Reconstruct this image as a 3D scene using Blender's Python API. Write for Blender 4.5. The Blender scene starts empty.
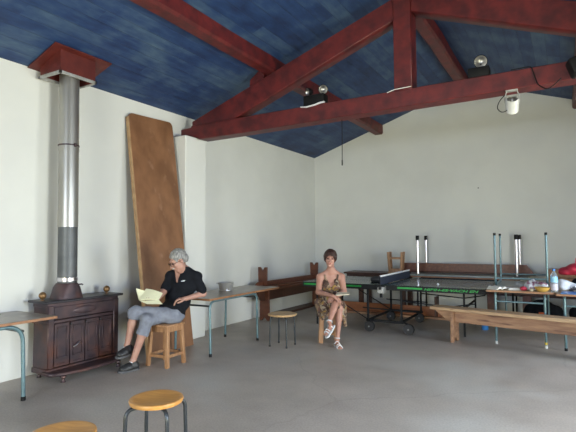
import bpy, bmesh, math, random
import numpy as np
from mathutils import Vector, Matrix, Euler
PI = math.pi
R = math.radians
random.seed(7)
scene = bpy.context.scene
COL = scene.collection

# ------------------------------------------------------------------ camera
FPX, YAW, PIT, ROL = 470.79, .5327, .0521, -.0058
CAM = Vector((5.26, 0.0, 1.5))
_fw = Vector((-math.sin(YAW)*math.cos(PIT), math.cos(YAW)*math.cos(PIT), math.sin(PIT)))
_r = Vector((math.cos(YAW), math.sin(YAW), 0)); _u = _r.cross(_fw)
_r2 = _r*math.cos(ROL) + _u*math.sin(ROL); _u2 = -_r*math.sin(ROL) + _u*math.cos(ROL)
cam = bpy.data.cameras.new('camera'); cam.sensor_width = 36; cam.lens = FPX/576*36
cam_o = bpy.data.objects.new('camera', cam); COL.objects.link(cam_o)
M = Matrix((_r2, _u2, -_fw)).transposed().to_4x4(); M.translation = CAM
cam_o.matrix_world = M
scene.camera = cam_o
cam.clip_start = .05; cam.clip_end = 100

def at(u, v, d):                       # the point of the place seen at (u, v), d metres deep
    return CAM + _fw*d + _r2*((u-288)/FPX*d) - _u2*((v-216)/FPX*d)

# ------------------------------------------------------------------ light and exposure
scene.view_settings.view_transform = 'Standard'
scene.view_settings.look = 'None'
scene.view_settings.exposure = 0.88
scene.view_settings.gamma = 1
scene.view_settings.use_curve_mapping = False
w = bpy.data.worlds.new('World'); scene.world = w; w.use_nodes = True
w.node_tree.nodes['Background'].inputs[0].default_value = (.62, .78, 1, 1)
w.node_tree.nodes['Background'].inputs[1].default_value = 1.0
def area(name, loc, rot, sx, sy, power, color):
    l = bpy.data.lights.new(name, 'AREA'); l.shape = 'RECTANGLE'; l.size = sx; l.size_y = sy
    l.energy = power; l.color = color
    o = bpy.data.objects.new(name, l); COL.objects.link(o); o.location = loc; o.rotation_euler = rot
    return o
# daylight through the openings of the right wall (x = 7.2) and of the wall behind the camera:
# the sky shines down through them, the sunlit grass outside throws a warmer light up
def aim(o, t): o.rotation_euler = (Vector(t)-o.location).to_track_quat('-Z', 'Z').to_euler(); return o
for y, k in ((2.3, 1.35), (6.1, .62)):
    aim(area('sky_light', (8.0, y, 2.0), (0, 0, 0), 2.3, 1.6, 190*k, (.64, .77, 1)), (4.6, y, .2))
    aim(area('grass_light', (7.9, y, .35), (0, 0, 0), 2.3, 1.2, 150*k, (1, .93, .53)), (4.2, y, 2.4))
aim(area('sky_light', (3.3, -3.7, 2.2), (0, 0, 0), 2.6, 1.6, 260, (.64, .77, 1)), (3.3, 0, .3))
aim(area('grass_light', (3.3, -3.6, .2), (0, 0, 0), 2.6, 1.2, 190, (1, .93, .53)), (3.3, 1, 2.6))

# ------------------------------------------------------------------ materials
def nmat(name, c1, c2=None, rough=.6, scale=6, stretch=(1, 1, 1), metal=0, bump=0, detail=6, contrast=(.35, .65), spec=None, c3=None, s3=2.0, k3=(.5, .7)):
    m = bpy.data.materials.new(name); m.use_nodes = True; nt = m.node_tree; N = nt.nodes; L = nt.links
    b = N['Principled BSDF']; b.inputs['Roughness'].default_value = rough; b.inputs['Metallic'].default_value = metal
    if spec is not None: b.inputs['Specular IOR Level'].default_value = spec
    if c2 is None: c2 = tuple(x*.85 for x in c1)
    tc = N.new('ShaderNodeTexCoord'); mp = N.new('ShaderNodeMapping'); mp.inputs['Scale'].default_value = stretch
    L.new(tc.outputs['Object'], mp.inputs[0])
    no = N.new('ShaderNodeTexNoise'); no.inputs['Scale'].default_value = scale; no.inputs['Detail'].default_value = detail
    L.new(mp.outputs[0], no.inputs['Vector'])
    cr = N.new('ShaderNodeValToRGB'); cr.color_ramp.elements[0].position = contrast[0]; cr.color_ramp.elements[1].position = contrast[1]
    cr.color_ramp.elements[0].color = (*c2, 1); cr.color_ramp.elements[1].color = (*c1, 1)
    L.new(no.outputs['Fac'], cr.inputs[0])
    out = cr.outputs[0]
    if c3 is not None:
        n3 = N.new('ShaderNodeTexNoise'); n3.inputs['Scale'].default_value = s3; n3.inputs['Detail'].default_value = 4
        L.new(mp.outputs[0], n3.inputs['Vector'])
        r3 = N.new('ShaderNodeMapRange'); r3.inputs[1].default_value = k3[0]; r3.inputs[2].default_value = k3[1]
        L.new(n3.outputs['Fac'], r3.inputs[0])
        mx = N.new('ShaderNodeMixRGB'); L.new(r3.outputs[0], mx.inputs[0]); L.new(out, mx.inputs[1]); mx.inputs[2].default_value = (*c3, 1)
        out = mx.outputs[0]
    L.new(out, b.inputs['Base Color'])
    if bump:
        bp = N.new('ShaderNodeBump'); bp.inputs['Strength'].default_value = bump; bp.inputs['Distance'].default_value = .01
        L.new(no.outputs['Fac'], bp.inputs['Height']); L.new(bp.outputs[0], b.inputs['Normal'])
    return m

def plank_mat(name, c1, c2, c3, width, rough=.6, line=.3, axis=0, along=(1, .22, 1)):
    """boards running along y; the tone changes from board to board, thin dark joints"""
    m = bpy.data.materials.new(name); m.use_nodes = True; nt = m.node_tree; N = nt.nodes; L = nt.links
    b = N['Principled BSDF']; b.inputs['Roughness'].default_value = rough
    tc = N.new('ShaderNodeTexCoord'); sx = N.new('ShaderNodeSeparateXYZ'); L.new(tc.outputs['Object'], sx.inputs[0])
    def math_(op, a, bb=None, c=None):
        n = N.new('ShaderNodeMath'); n.operation = op
        for i, q in enumerate((a, bb, c)):
            if q is None: continue
            if isinstance(q, (int, float)): n.inputs[i].default_value = q
            else: L.new(q, n.inputs[i])
        return n.outputs[0]
    q = math_('DIVIDE', sx.outputs[axis], width)
    idx = math_('FLOOR', q); fr = math_('FRACT', q)
    ln = math_('DIVIDE', sx.outputs[1-axis], 2.6)
    wn0 = N.new('ShaderNodeTexWhiteNoise'); wn0.noise_dimensions = '1D'; L.new(idx, wn0.inputs['W'])
    seg = math_('FLOOR', math_('ADD', ln, math_('MULTIPLY', wn0.outputs['Value'], 3.0)))
    cb = N.new('ShaderNodeCombineXYZ'); L.new(idx, cb.inputs[0]); L.new(seg, cb.inputs[1])
    wn = N.new('ShaderNodeTexWhiteNoise'); wn.noise_dimensions = '2D'; L.new(cb.outputs[0], wn.inputs['Vector'])
    mp = N.new('ShaderNodeMapping'); mp.inputs['Scale'].default_value = along; L.new(tc.outputs['Object'], mp.inputs[0])
    ad = N.new('ShaderNodeVectorMath'); ad.operation = 'ADD'; L.new(mp.outputs[0], ad.inputs[0]); L.new(wn.outputs['Color'], ad.inputs[1])
    no = N.new('ShaderNodeTexNoise'); no.inputs['Scale'].default_value = 11; no.inputs['Detail'].default_value = 9; no.inputs['Roughness'].default_value = .65; L.new(ad.outputs[0], no.inputs['Vector'])
    big = N.new('ShaderNodeTexNoise'); big.inputs['Scale'].default_value = 2.2; big.inputs['Detail'].default_value = 3; L.new(tc.outputs['Object'], big.inputs['Vector'])
    t = math_('ADD', math_('MULTIPLY', wn.outputs['Value'], .22), math_('MULTIPLY', no.outputs['Fac'], .82))
    t = math_('ADD', t, math_('MULTIPLY', math_('SUBTRACT', big.outputs['Fac'], .5), .9))
    cr = N.new('ShaderNodeValToRGB'); e = cr.color_ramp.elements
    e[0].position = .2; e[0].color = (*c1, 1); e[1].position = .85; e[1].color = (*c3, 1)
    k = e.new(.5); k.color = (*c2, 1)
    L.new(t, cr.inputs[0])
    j = math_('GREATER_THAN', math_('ABSOLUTE', math_('SUBTRACT', fr, .5)), .475)
    mx = N.new('ShaderNodeMixRGB'); L.new(math_('MULTIPLY', j, line), mx.inputs[0]); L.new(cr.outputs[0], mx.inputs[1]); mx.inputs[2].default_value = (.003, .005, .012, 1)
    L.new(mx.outputs[0], b.inputs['Base Color'])
    bp = N.new('ShaderNodeBump'); bp.inputs['Strength'].default_value = .5; bp.inputs['Distance'].default_value = .01
    L.new(math_('SUBTRACT', 1, j), bp.inputs['Height']); L.new(bp.outputs[0], b.inputs['Normal'])
    return m

MT = {}
MT['plaster'] = nmat('white_plaster', (.70, .70, .66), (.66, .66, .63), .85, 1.3, bump=.0, detail=4, c3=(.62, .62, .585), s3=.9, k3=(.55, .85))
def concrete():
    m = nmat('concrete', (.43, .375, .325), (.345, .30, .26), .42, 2.2, detail=10, contrast=(.3, .7), c3=(.46, .44, .40), s3=.8, k3=(.5, .75), spec=.45)
    nt = m.node_tree; N = nt.nodes; L = nt.links; b = N['Principled BSDF']
    n = N.new('ShaderNodeTexNoise'); n.inputs['Scale'].default_value = 1.6; n.inputs['Detail'].default_value = 5
    tc = [x for x in N if x.type == 'TEX_COORD'][0]; L.new(tc.outputs['Object'], n.inputs['Vector'])
    mr = N.new('ShaderNodeMapRange'); mr.inputs[1].default_value = .3; mr.inputs[2].default_value = .7; mr.inputs[3].default_value = .34; mr.inputs[4].default_value = .6
    L.new(n.outputs['Fac'], mr.inputs[0]); L.new(mr.outputs[0], b.inputs['Roughness'])
    # fine grit and hairline cracks
    src = b.inputs['Base Color'].links[0].from_socket
    g = N.new('ShaderNodeTexNoise'); g.inputs['Scale'].default_value = 60; g.inputs['Detail'].default_value = 3; L.new(tc.outputs['Object'], g.inputs['Vector'])
    gr = N.new('ShaderNodeMapRange'); gr.inputs[1].default_value = .3; gr.inputs[2].default_value = .7; gr.inputs[3].default_value = .86; gr.inputs[4].default_value = 1.1
    L.new(g.outputs['Fac'], gr.inputs[0])
    vo = N.new('ShaderNodeTexVoronoi'); vo.feature = 'DISTANCE_TO_EDGE'; vo.inputs['Scale'].default_value = .42
    dn = N.new('ShaderNodeTexNoise'); dn.inputs['Scale'].default_value = 2.5; dn.inputs['Detail'].default_value = 5; L.new(tc.outputs['Object'], dn.inputs['Vector'])
    mxv = N.new('ShaderNodeMixRGB'); mxv.inputs[0].default_value = .25; L.new(tc.outputs['Object'], mxv.inputs[1]); L.new(dn.outputs['Color'], mxv.inputs[2])
    L.new(mxv.outputs[0], vo.inputs['Vector'])
    ck = N.new('ShaderNodeMapRange'); ck.inputs[1].default_value = .0; ck.inputs[2].default_value = .006; ck.inputs[3].default_value = .88; ck.inputs[4].default_value = 1
    L.new(vo.outputs['Distance'], ck.inputs[0])
    mu = N.new('ShaderNodeMath'); mu.operation = 'MULTIPLY'; L.new(gr.outputs[0], mu.inputs[0]); L.new(ck.outputs[0], mu.inputs[1])
    vm = N.new('ShaderNodeVectorMath'); vm.operation = 'SCALE'; L.new(src, vm.inputs[0]); L.new(mu.outputs[0], vm.inputs['Scale'])
    L.new(vm.outputs[0], b.inputs['Base Color'])
    return m
MT['concrete'] = concrete()
MT['blue_planks'] = plank_mat('blue_stained_planks', (.004, .013, .055), (.012, .038, .120), (.055, .100, .165), .17)
MT['red_beam'] = nmat('red_stained_timber', (.125, .013, .013), (.055, .006, .008), .5, 7, (1, 1, 1), bump=.3, detail=8)
MT['red_paint'] = nmat('red_painted_sheet', (.11, .016, .011), (.075, .010, .008), .5, 9)
MT['brown_red_board'] = nmat('brown_red_board', (.20, .07, .04), (.10, .035, .022), .5, 7)
MT['panel'] = nmat('brown_plywood', (.25, .118, .056), (.165, .074, .034), .45, 5, (1, 1, .6), detail=8, c3=(.30, .165, .10), s3=8, k3=(.62, .8))
MT['panel_edge'] = nmat('panel_edge_wood', (.42, .26, .13), (.3, .18, .09), .6, 9)
MT['cast_iron'] = nmat('rusty_cast_iron', (.085, .050, .052), (.042, .030, .038), .40, 7, detail=8, c3=(.12, .042, .025), s3=3.2, k3=(.55, .75), metal=.35)
MT['dark_iron'] = nmat('dark_iron', (.045, .042, .05), (.03, .028, .033), .45, 10, metal=.4)
MT['steel_pipe'] = nmat('stainless_pipe', (.44, .43, .41), (.34, .33, .31), .38, 4, (1, 1, .3), metal=.85)
MT['grey_pipe'] = nmat('dull_grey_pipe', (.12, .125, .13), (.08, .085, .09), .5, 5, metal=.4)
MT['brass'] = nmat('old_brass', (.30, .17, .07), (.14, .08, .04), .4, 20, metal=.6)
MT['galv'] = nmat('galvanised_trim', (.42, .42, .41), (.3, .29, .27), .5, 12, metal=.3)
MT['stool_wood'] = nmat('honey_wood', (.62, .30, .075), (.50, .22, .05), .35, 7, (1, 6, 1), detail=6)
MT['stool_wood_pale'] = nmat('pale_plywood', (.52, .34, .17), (.42, .26, .12), .5, 7, (1, 6, 1))
MT['pine'] = nmat('pine_wood', (.40, .215, .105), (.28, .14, .065), .5, 6, (5, 5, .8), detail=6)
MT['pine_rough'] = nmat('weathered_pine', (.46, .27, .155), (.24, .12, .075), .6, 5, (.7, 5, 5), detail=9, contrast=(.3, .7), c3=(.14, .065, .045), s3=3.5, k3=(.58, .7))
MT['pine_top'] = nmat('worn_pine_top', (.56, .38, .22), (.36, .22, .13), .5, 5, (.7, 5, 5), detail=9, c3=(.2, .11, .07), s3=5, k3=(.62, .7))
MT['bench_wood'] = nmat('red_brown_bench_wood', (.17, .058, .030), (.10, .032, .018), .45, 5, (4, .7, 4), detail=7)
MT['bench_dark'] = nmat('dark_brown_bench_wood', (.085, .032, .019), (.05, .02, .012), .45, 5, (4, .7, 4), detail=7)
MT['laminate'] = nmat('grey_laminate', (.24, .195, .16), (.19, .155, .13), .28, 5, c3=(.36, .31, .26), s3=9, k3=(.55, .7))
MT['laminate_green'] = nmat('grey_green_laminate', (.26, .30, .28), (.2, .23, .22), .3, 5)
MT['laminate_tan'] = nmat('tan_laminate', (.52, .36, .21), (.44, .29, .16), .35, 5)
MT['edge'] = nmat('beech_edge', (.34, .16, .075), (.24, .11, .05), .45, 12)
MT['teal_tube'] = nmat('teal_painted_tube', (.13, .215, .24), (.10, .165, .19), .32, 20, metal=.3)
MT['grey_tube'] = nmat('dark_grey_tube', (.055, .062, .07), (.04, .045, .05), .3, 20, metal=.5)
MT['chrome'] = nmat('chrome_tube', (.66, .63, .67), (.58, .55, .59), .28, 5, metal=1)
MT['black_plastic'] = nmat('black_plastic', (.010, .010, .011), (.006, .006, .007), .6, 10, spec=.2)
MT['black_matte'] = nmat('black_painted_steel', (.02, .021, .022), (.014, .014, .016), .65, 10, spec=.15)
MT['green_top'] = nmat('dark_green_table_top', (.050, .085, .080), (.040, .070, .066), .22, 3)
MT['green_paint'] = nmat('bright_green_print', (.012, .30, .05), (.01, .24, .04), .5, 20)
MT['white_paint'] = nmat('white_line_paint', (.7, .7, .7), None, .5, 8)
MT['rubber'] = nmat('black_rubber', (.02, .02, .023), None, .6, 8)
MT['grey_plastic'] = nmat('grey_plastic', (.2, .2, .21), None, .5, 8)
MT['net'] = nmat('dark_blue_net', (.02, .03, .06), (.012, .018, .035), .7, 30)
MT['white_tape'] = nmat('white_tape', (.80, .80, .82), None, .7, 8)
MT['skin_man'] = nmat('weathered_skin', (.43, .24, .18), (.37, .19, .145), .5, 9)
MT['skin_woman'] = nmat('warm_skin', (.43, .225, .17), (.38, .19, .14), .5, 9)
MT['black_cloth'] = nmat('black_cotton', (.010, .011, .015), (.007, .008, .011), .9, 14, spec=.15)
MT['grey_cloth'] = nmat('blue_grey_cotton', (.21, .225, .27), (.16, .17, .21), .85, 16)
MT['grey_hair'] = nmat('grey_hair', (.34, .33, .31), (.13, .125, .12), .6, 22, (3, 3, 1), bump=.6)
MT['brown_hair'] = nmat('brown_hair', (.055, .022, .015), (.022, .010, .008), .5, 22, (3, 3, 1), bump=.5)
MT['paper'] = nmat('cream_paper', (.74, .72, .50), (.68, .66, .45), .8, 15)
MT['white_paper'] = nmat('white_paper', (.78, .77, .72), None, .8, 15)
MT['cream_cover'] = nmat('cream_card', (.62, .55, .42), None, .7, 15)
MT['shoe_black'] = nmat('black_shoe_leather', (.018, .018, .02), None, .5, 15)
MT['shoe_sole'] = nmat('grey_rubber_sole', (.10, .10, .105), None, .7, 15)
MT['white_leather'] = nmat('white_leather', (.68, .70, .72), None, .5, 15)
MT['white_cloth'] = nmat('white_cotton', (.75, .76, .8), (.6, .61, .66), .85, 15)
MT['lip'] = nmat('lip', (.42, .13, .11), None, .5, 15)
MT['eye'] = nmat('dark_eye', (.03, .02, .015), None, .2, 15)
MT['stainless'] = nmat('stainless_bowl', (.72, .71, .7), (.6, .6, .6), .38, 6, metal=.7)
MT['lamp_silver'] = nmat('lamp_reflector', (.42, .41, .4), None, .35, 6, metal=1)
MT['lamp_body'] = nmat('white_lamp_body', (.55, .55, .54), None, .4, 6)
MT['red_cloth'] = nmat('red_nylon', (.50, .025, .06), (.34, .015, .04), .5, 9)
MT['blue_plastic'] = nmat('blue_plastic', (.04, .20, .55), None, .4, 9)
MT['orange'] = nmat('orange_tape', (.75, .14, .03), None, .6, 9)
MT['amber'] = nmat('amber_bowl', (.58, .36, .08), (.48, .28, .06), .3, 9)
MT['white_rubber'] = nmat('white_rubber_foot', (.6, .6, .58), None, .6, 9)
MT['yellow'] = nmat('yellow_tape', (.6, .42, .04), None, .6, 9)
MT['shadow_grey'] = nmat('grey_skirting_paint', (.12, .115, .12), None, .7, 9)
def glassy(name, col, rough=.05):
    m = bpy.data.materials.new(name); m.use_nodes = True; b = m.node_tree.nodes['Principled BSDF']
    b.inputs['Base Color'].default_value = (*col, 1); b.inputs['Transmission Weight'].default_value = .85; b.inputs['Roughness'].default_value = rough
    b.inputs['IOR'].default_value = 1.3
    return m
MT['clear'] = glassy('clear_plastic', (.85, .93, 1))
MT['lens'] = glassy('spectacle_lens', (.9, .9, .9))
def flower():
    m = bpy.data.materials.new('flowered_fabric'); m.use_nodes = True; nt = m.node_tree; N = nt.nodes; L = nt.links
    b = N['Principled BSDF']; b.inputs['Roughness'].default_value = .8
    tc = N.new('ShaderNodeTexCoord'); v = N.new('ShaderNodeTexVoronoi'); v.inputs['Scale'].default_value = 30
    n = N.new('ShaderNodeTexNoise'); n.inputs['Scale'].default_value = 14; L.new(tc.outputs['Object'], n.inputs['Vector'])
    mx = N.new('ShaderNodeMixRGB'); mx.inputs[0].default_value = .12; L.new(tc.outputs['Object'], mx.inputs[1]); L.new(n.outputs['Color'], mx.inputs[2])
    L.new(mx.outputs[0], v.inputs['Vector'])
    s = N.new('ShaderNodeSeparateColor'); L.new(v.outputs['Color'], s.inputs[0])
    cr = N.new('ShaderNodeValToRGB'); cr.color_ramp.interpolation = 'CONSTANT'
    cols = [(0, (.07, .04, .03)), (.25, (.24, .16, .10)), (.45, (.10, .06, .045)), (.6, (.36, .29, .21)), (.75, (.30, .18, .05)), (.88, (.16, .08, .06))]
    e = cr.color_ramp.elements; e[0].position = 0; e[0].color = (*cols[0][1], 1); e[1].position = .25; e[1].color = (*cols[1][1], 1)
    for p_, c_ in cols[2:]:
        k = e.new(p_); k.color = (*c_, 1)
    L.new(s.outputs[0], cr.inputs[0]); L.new(cr.outputs[0], b.inputs['Base Color'])
    return m
MT['flower'] = flower()

# ------------------------------------------------------------------ mesh helpers
class MB:
    def __init__(s): s.bm = bmesh.new()
    def _add(s, b2, mat=None):
        if mat is not None: b2.transform(mat)
        me = bpy.data.meshes.new('t'); b2.to_mesh(me); s.bm.from_mesh(me); bpy.data.meshes.remove(me); b2.free(); return s
    def box(s, lo, hi, bev=.004, mat=None, seg=1):
        b = bmesh.new(); bmesh.ops.create_cube(b, size=1)
        lo = Vector(lo); hi = Vector(hi); d = hi-lo; c = (lo+hi)/2
        for v in b.verts: v.co = Vector((v.co.x*d.x, v.co.y*d.y, v.co.z*d.z)) + c
        if bev: bmesh.ops.bevel(b, geom=list(b.edges), offset=min(bev, min(d)*.4), segments=seg, affect='EDGES', profile=.5)
        return s._add(b, mat)
    def prism(s, pts, lo, hi, axis='z', bev=0, mat=None):
        """polygon pts (2D) extruded along axis from lo to hi"""
        b = bmesh.new()
        def mk(p, t):
            if axis == 'z': return (p[0], p[1], t)
            if axis == 'y': return (p[0], t, p[1])
            return (t, p[0], p[1])
        a = [b.verts.new(mk(p, lo)) for p in pts]; c = [b.verts.new(mk(p, hi)) for p in pts]
        b.faces.new(a); b.faces.new(c[::-1])
        for i in range(len(pts)):
            j = (i+1) % len(pts); b.faces.new((a[j], a[i], c[i], c[j]))
        bmesh.ops.recalc_face_normals(b, faces=b.faces)
        if bev: bmesh.ops.bevel(b, geom=list(b.edges), offset=bev, segments=1, affect='EDGES', profile=.5)
        return s._add(b, mat)
    def tube(s, pts, r, n=12, cap=True, mat=None, flat=None):
        pts = [Vector(p) for p in pts]; rs = r if isinstance(r, (list, tuple)) else [r]*len(pts)
        b = bmesh.new(); rings = []; up = None
        for i, p in enumerate(pts):
            t = (pts[min(i+1, len(pts)-1)] - pts[max(i-1, 0)]).normalized()
            if up is None:
                up = Vector((0, 0, 1)) if abs(t.z) < .9 else Vector((1, 0, 0))
            x = t.cross(up).normalized(); y = x.cross(t).normalized(); up = y
            fl = flat or 1
            rings.append([b.verts.new(p + x*(rs[i]*math.cos(a)) + y*(rs[i]*fl*math.sin(a))) for a in [2*PI*k/n for k in range(n)]])
        for A, B in zip(rings, rings[1:]):
            for k in range(n):
                b.faces.new((A[k], A[(k+1) % n], B[(k+1) % n], B[k]))
        if cap: b.faces.new(rings[0][::-1]); b.faces.new(rings[-1])
        bmesh.ops.recalc_face_normals(b, faces=b.faces)
        return s._add(b, mat)
    def lathe(s, prof, n=32, c=(0, 0, 0), mat=None, cap=True):
        b = bmesh.new(); rings = []
        for r, z in prof:
            rings.append([b.verts.new((c[0]+r*math.cos(2*PI*k/n), c[1]+r*math.sin(2*PI*k/n), c[2]+z)) for k in range(n)] if r > 1e-5 else [b.verts.new((c[0], c[1], c[2]+z))])
        for A, B in zip(rings, rings[1:]):
            for k in range(n):
                a = [A[k % len(A)], A[(k+1) % n % len(A)], B[(k+1) % n % len(B)], B[k % len(B)]]
                q = []
                for v in a:
                    if v not in q: q.append(v)
                if len(q) > 2: b.faces.new(q)
        if cap:
            for rr in (rings[0], rings[-1]):
                if len(rr) > 2: b.faces.new(rr)
        bmesh.ops.recalc_face_normals(b, faces=b.faces)
        return s._add(b, mat)
    def sphere(s, c, r, mat=None, n=20, sc=(1, 1, 1)):
        b = bmesh.new(); bmesh.ops.create_uvsphere(b, u_segments=n, v_segments=n//2+2, radius=r)
        for v in b.verts: v.co = Vector((v.co.x*sc[0], v.co.y*sc[1], v.co.z*sc[2])) + Vector(c)
        return s._add(b, mat)
    def torus(s, c, R_, r, mat=None, n=24, m=8):
        pts = [(c[0]+R_*math.cos(2*PI*k/n), c[1]+R_*math.sin(2*PI*k/n), c[2]) for k in range(n)]
        b = bmesh.new(); rings = []
        for k in range(n):
            a = 2*PI*k/n; d = Vector((math.cos(a), math.sin(a), 0))
            rings.append([b.verts.new(Vector(c) + d*(R_+r*math.cos(q)) + Vector((0, 0, r*math.sin(q)))) for q in [2*PI*j/m for j in range(m)]])
        for k in range(n):
            A, B = rings[k], rings[(k+1) % n]
            for j in range(m): b.faces.new((A[j], A[(j+1) % m], B[(j+1) % m], B[j]))
        bmesh.ops.recalc_face_normals(b, faces=b.faces)
        return s._add(b, mat)
    def build(s, name, material, parent=None, smooth=True):
        me = bpy.data.meshes.new(name); s.bm.to_mesh(me); s.bm.free()
        return link(name, me, material, parent, smooth)

def link(name, me, material, parent=None, smooth=True, ang=40):
    if smooth and len(me.polygons):
        me.polygons.foreach_set('use_smooth', [True]*len(me.polygons))
        me.set_sharp_from_angle(angle=R(ang))
    me.materials.append(MT[material] if isinstance(material, str) else material)
    o = bpy.data.objects.new(name, me); COL.objects.link(o)
    if parent is not None: o.parent = parent
    return o
def tag(o, label=None, cat=None, group=None, kind=None):
    if label: o['label'] = label
    if cat: o['category'] = cat
    if group: o['group'] = group
    if kind: o['kind'] = kind
    return o
def empty(name, loc=(0, 0, 0), rot=(0, 0, 0)):
    o = bpy.data.objects.new(name, None); COL.objects.link(o); o.location = loc; o.rotation_euler = rot
    o.empty_display_size = .1
    return o
def kids(o): return [c for c in bpy.data.objects if c.parent == o]
def copy_tree(o, parent=None):
    c = o.copy(); COL.objects.link(c); c.parent = parent
    for ch in kids(o): copy_tree(ch, c)
    return c
def struct(o): o['kind'] = 'structure'; return o
def bend(pts, r=.05, n=6):
    """rounds the corners of a polyline"""
    P = [Vector(p) for p in pts]; out = [P[0]]
    for i in range(1, len(P)-1):
        a = (P[i-1]-P[i]); b = (P[i+1]-P[i]); q = min(r, a.length*.49, b.length*.49)
        A = P[i]+a.normalized()*q; B = P[i]+b.normalized()*q
        for k in range(n+1):
            t = k/n; out.append(A*(1-t)**2 + P[i]*2*t*(1-t) + B*t*t)
    out.append(P[-1]); return out

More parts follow.
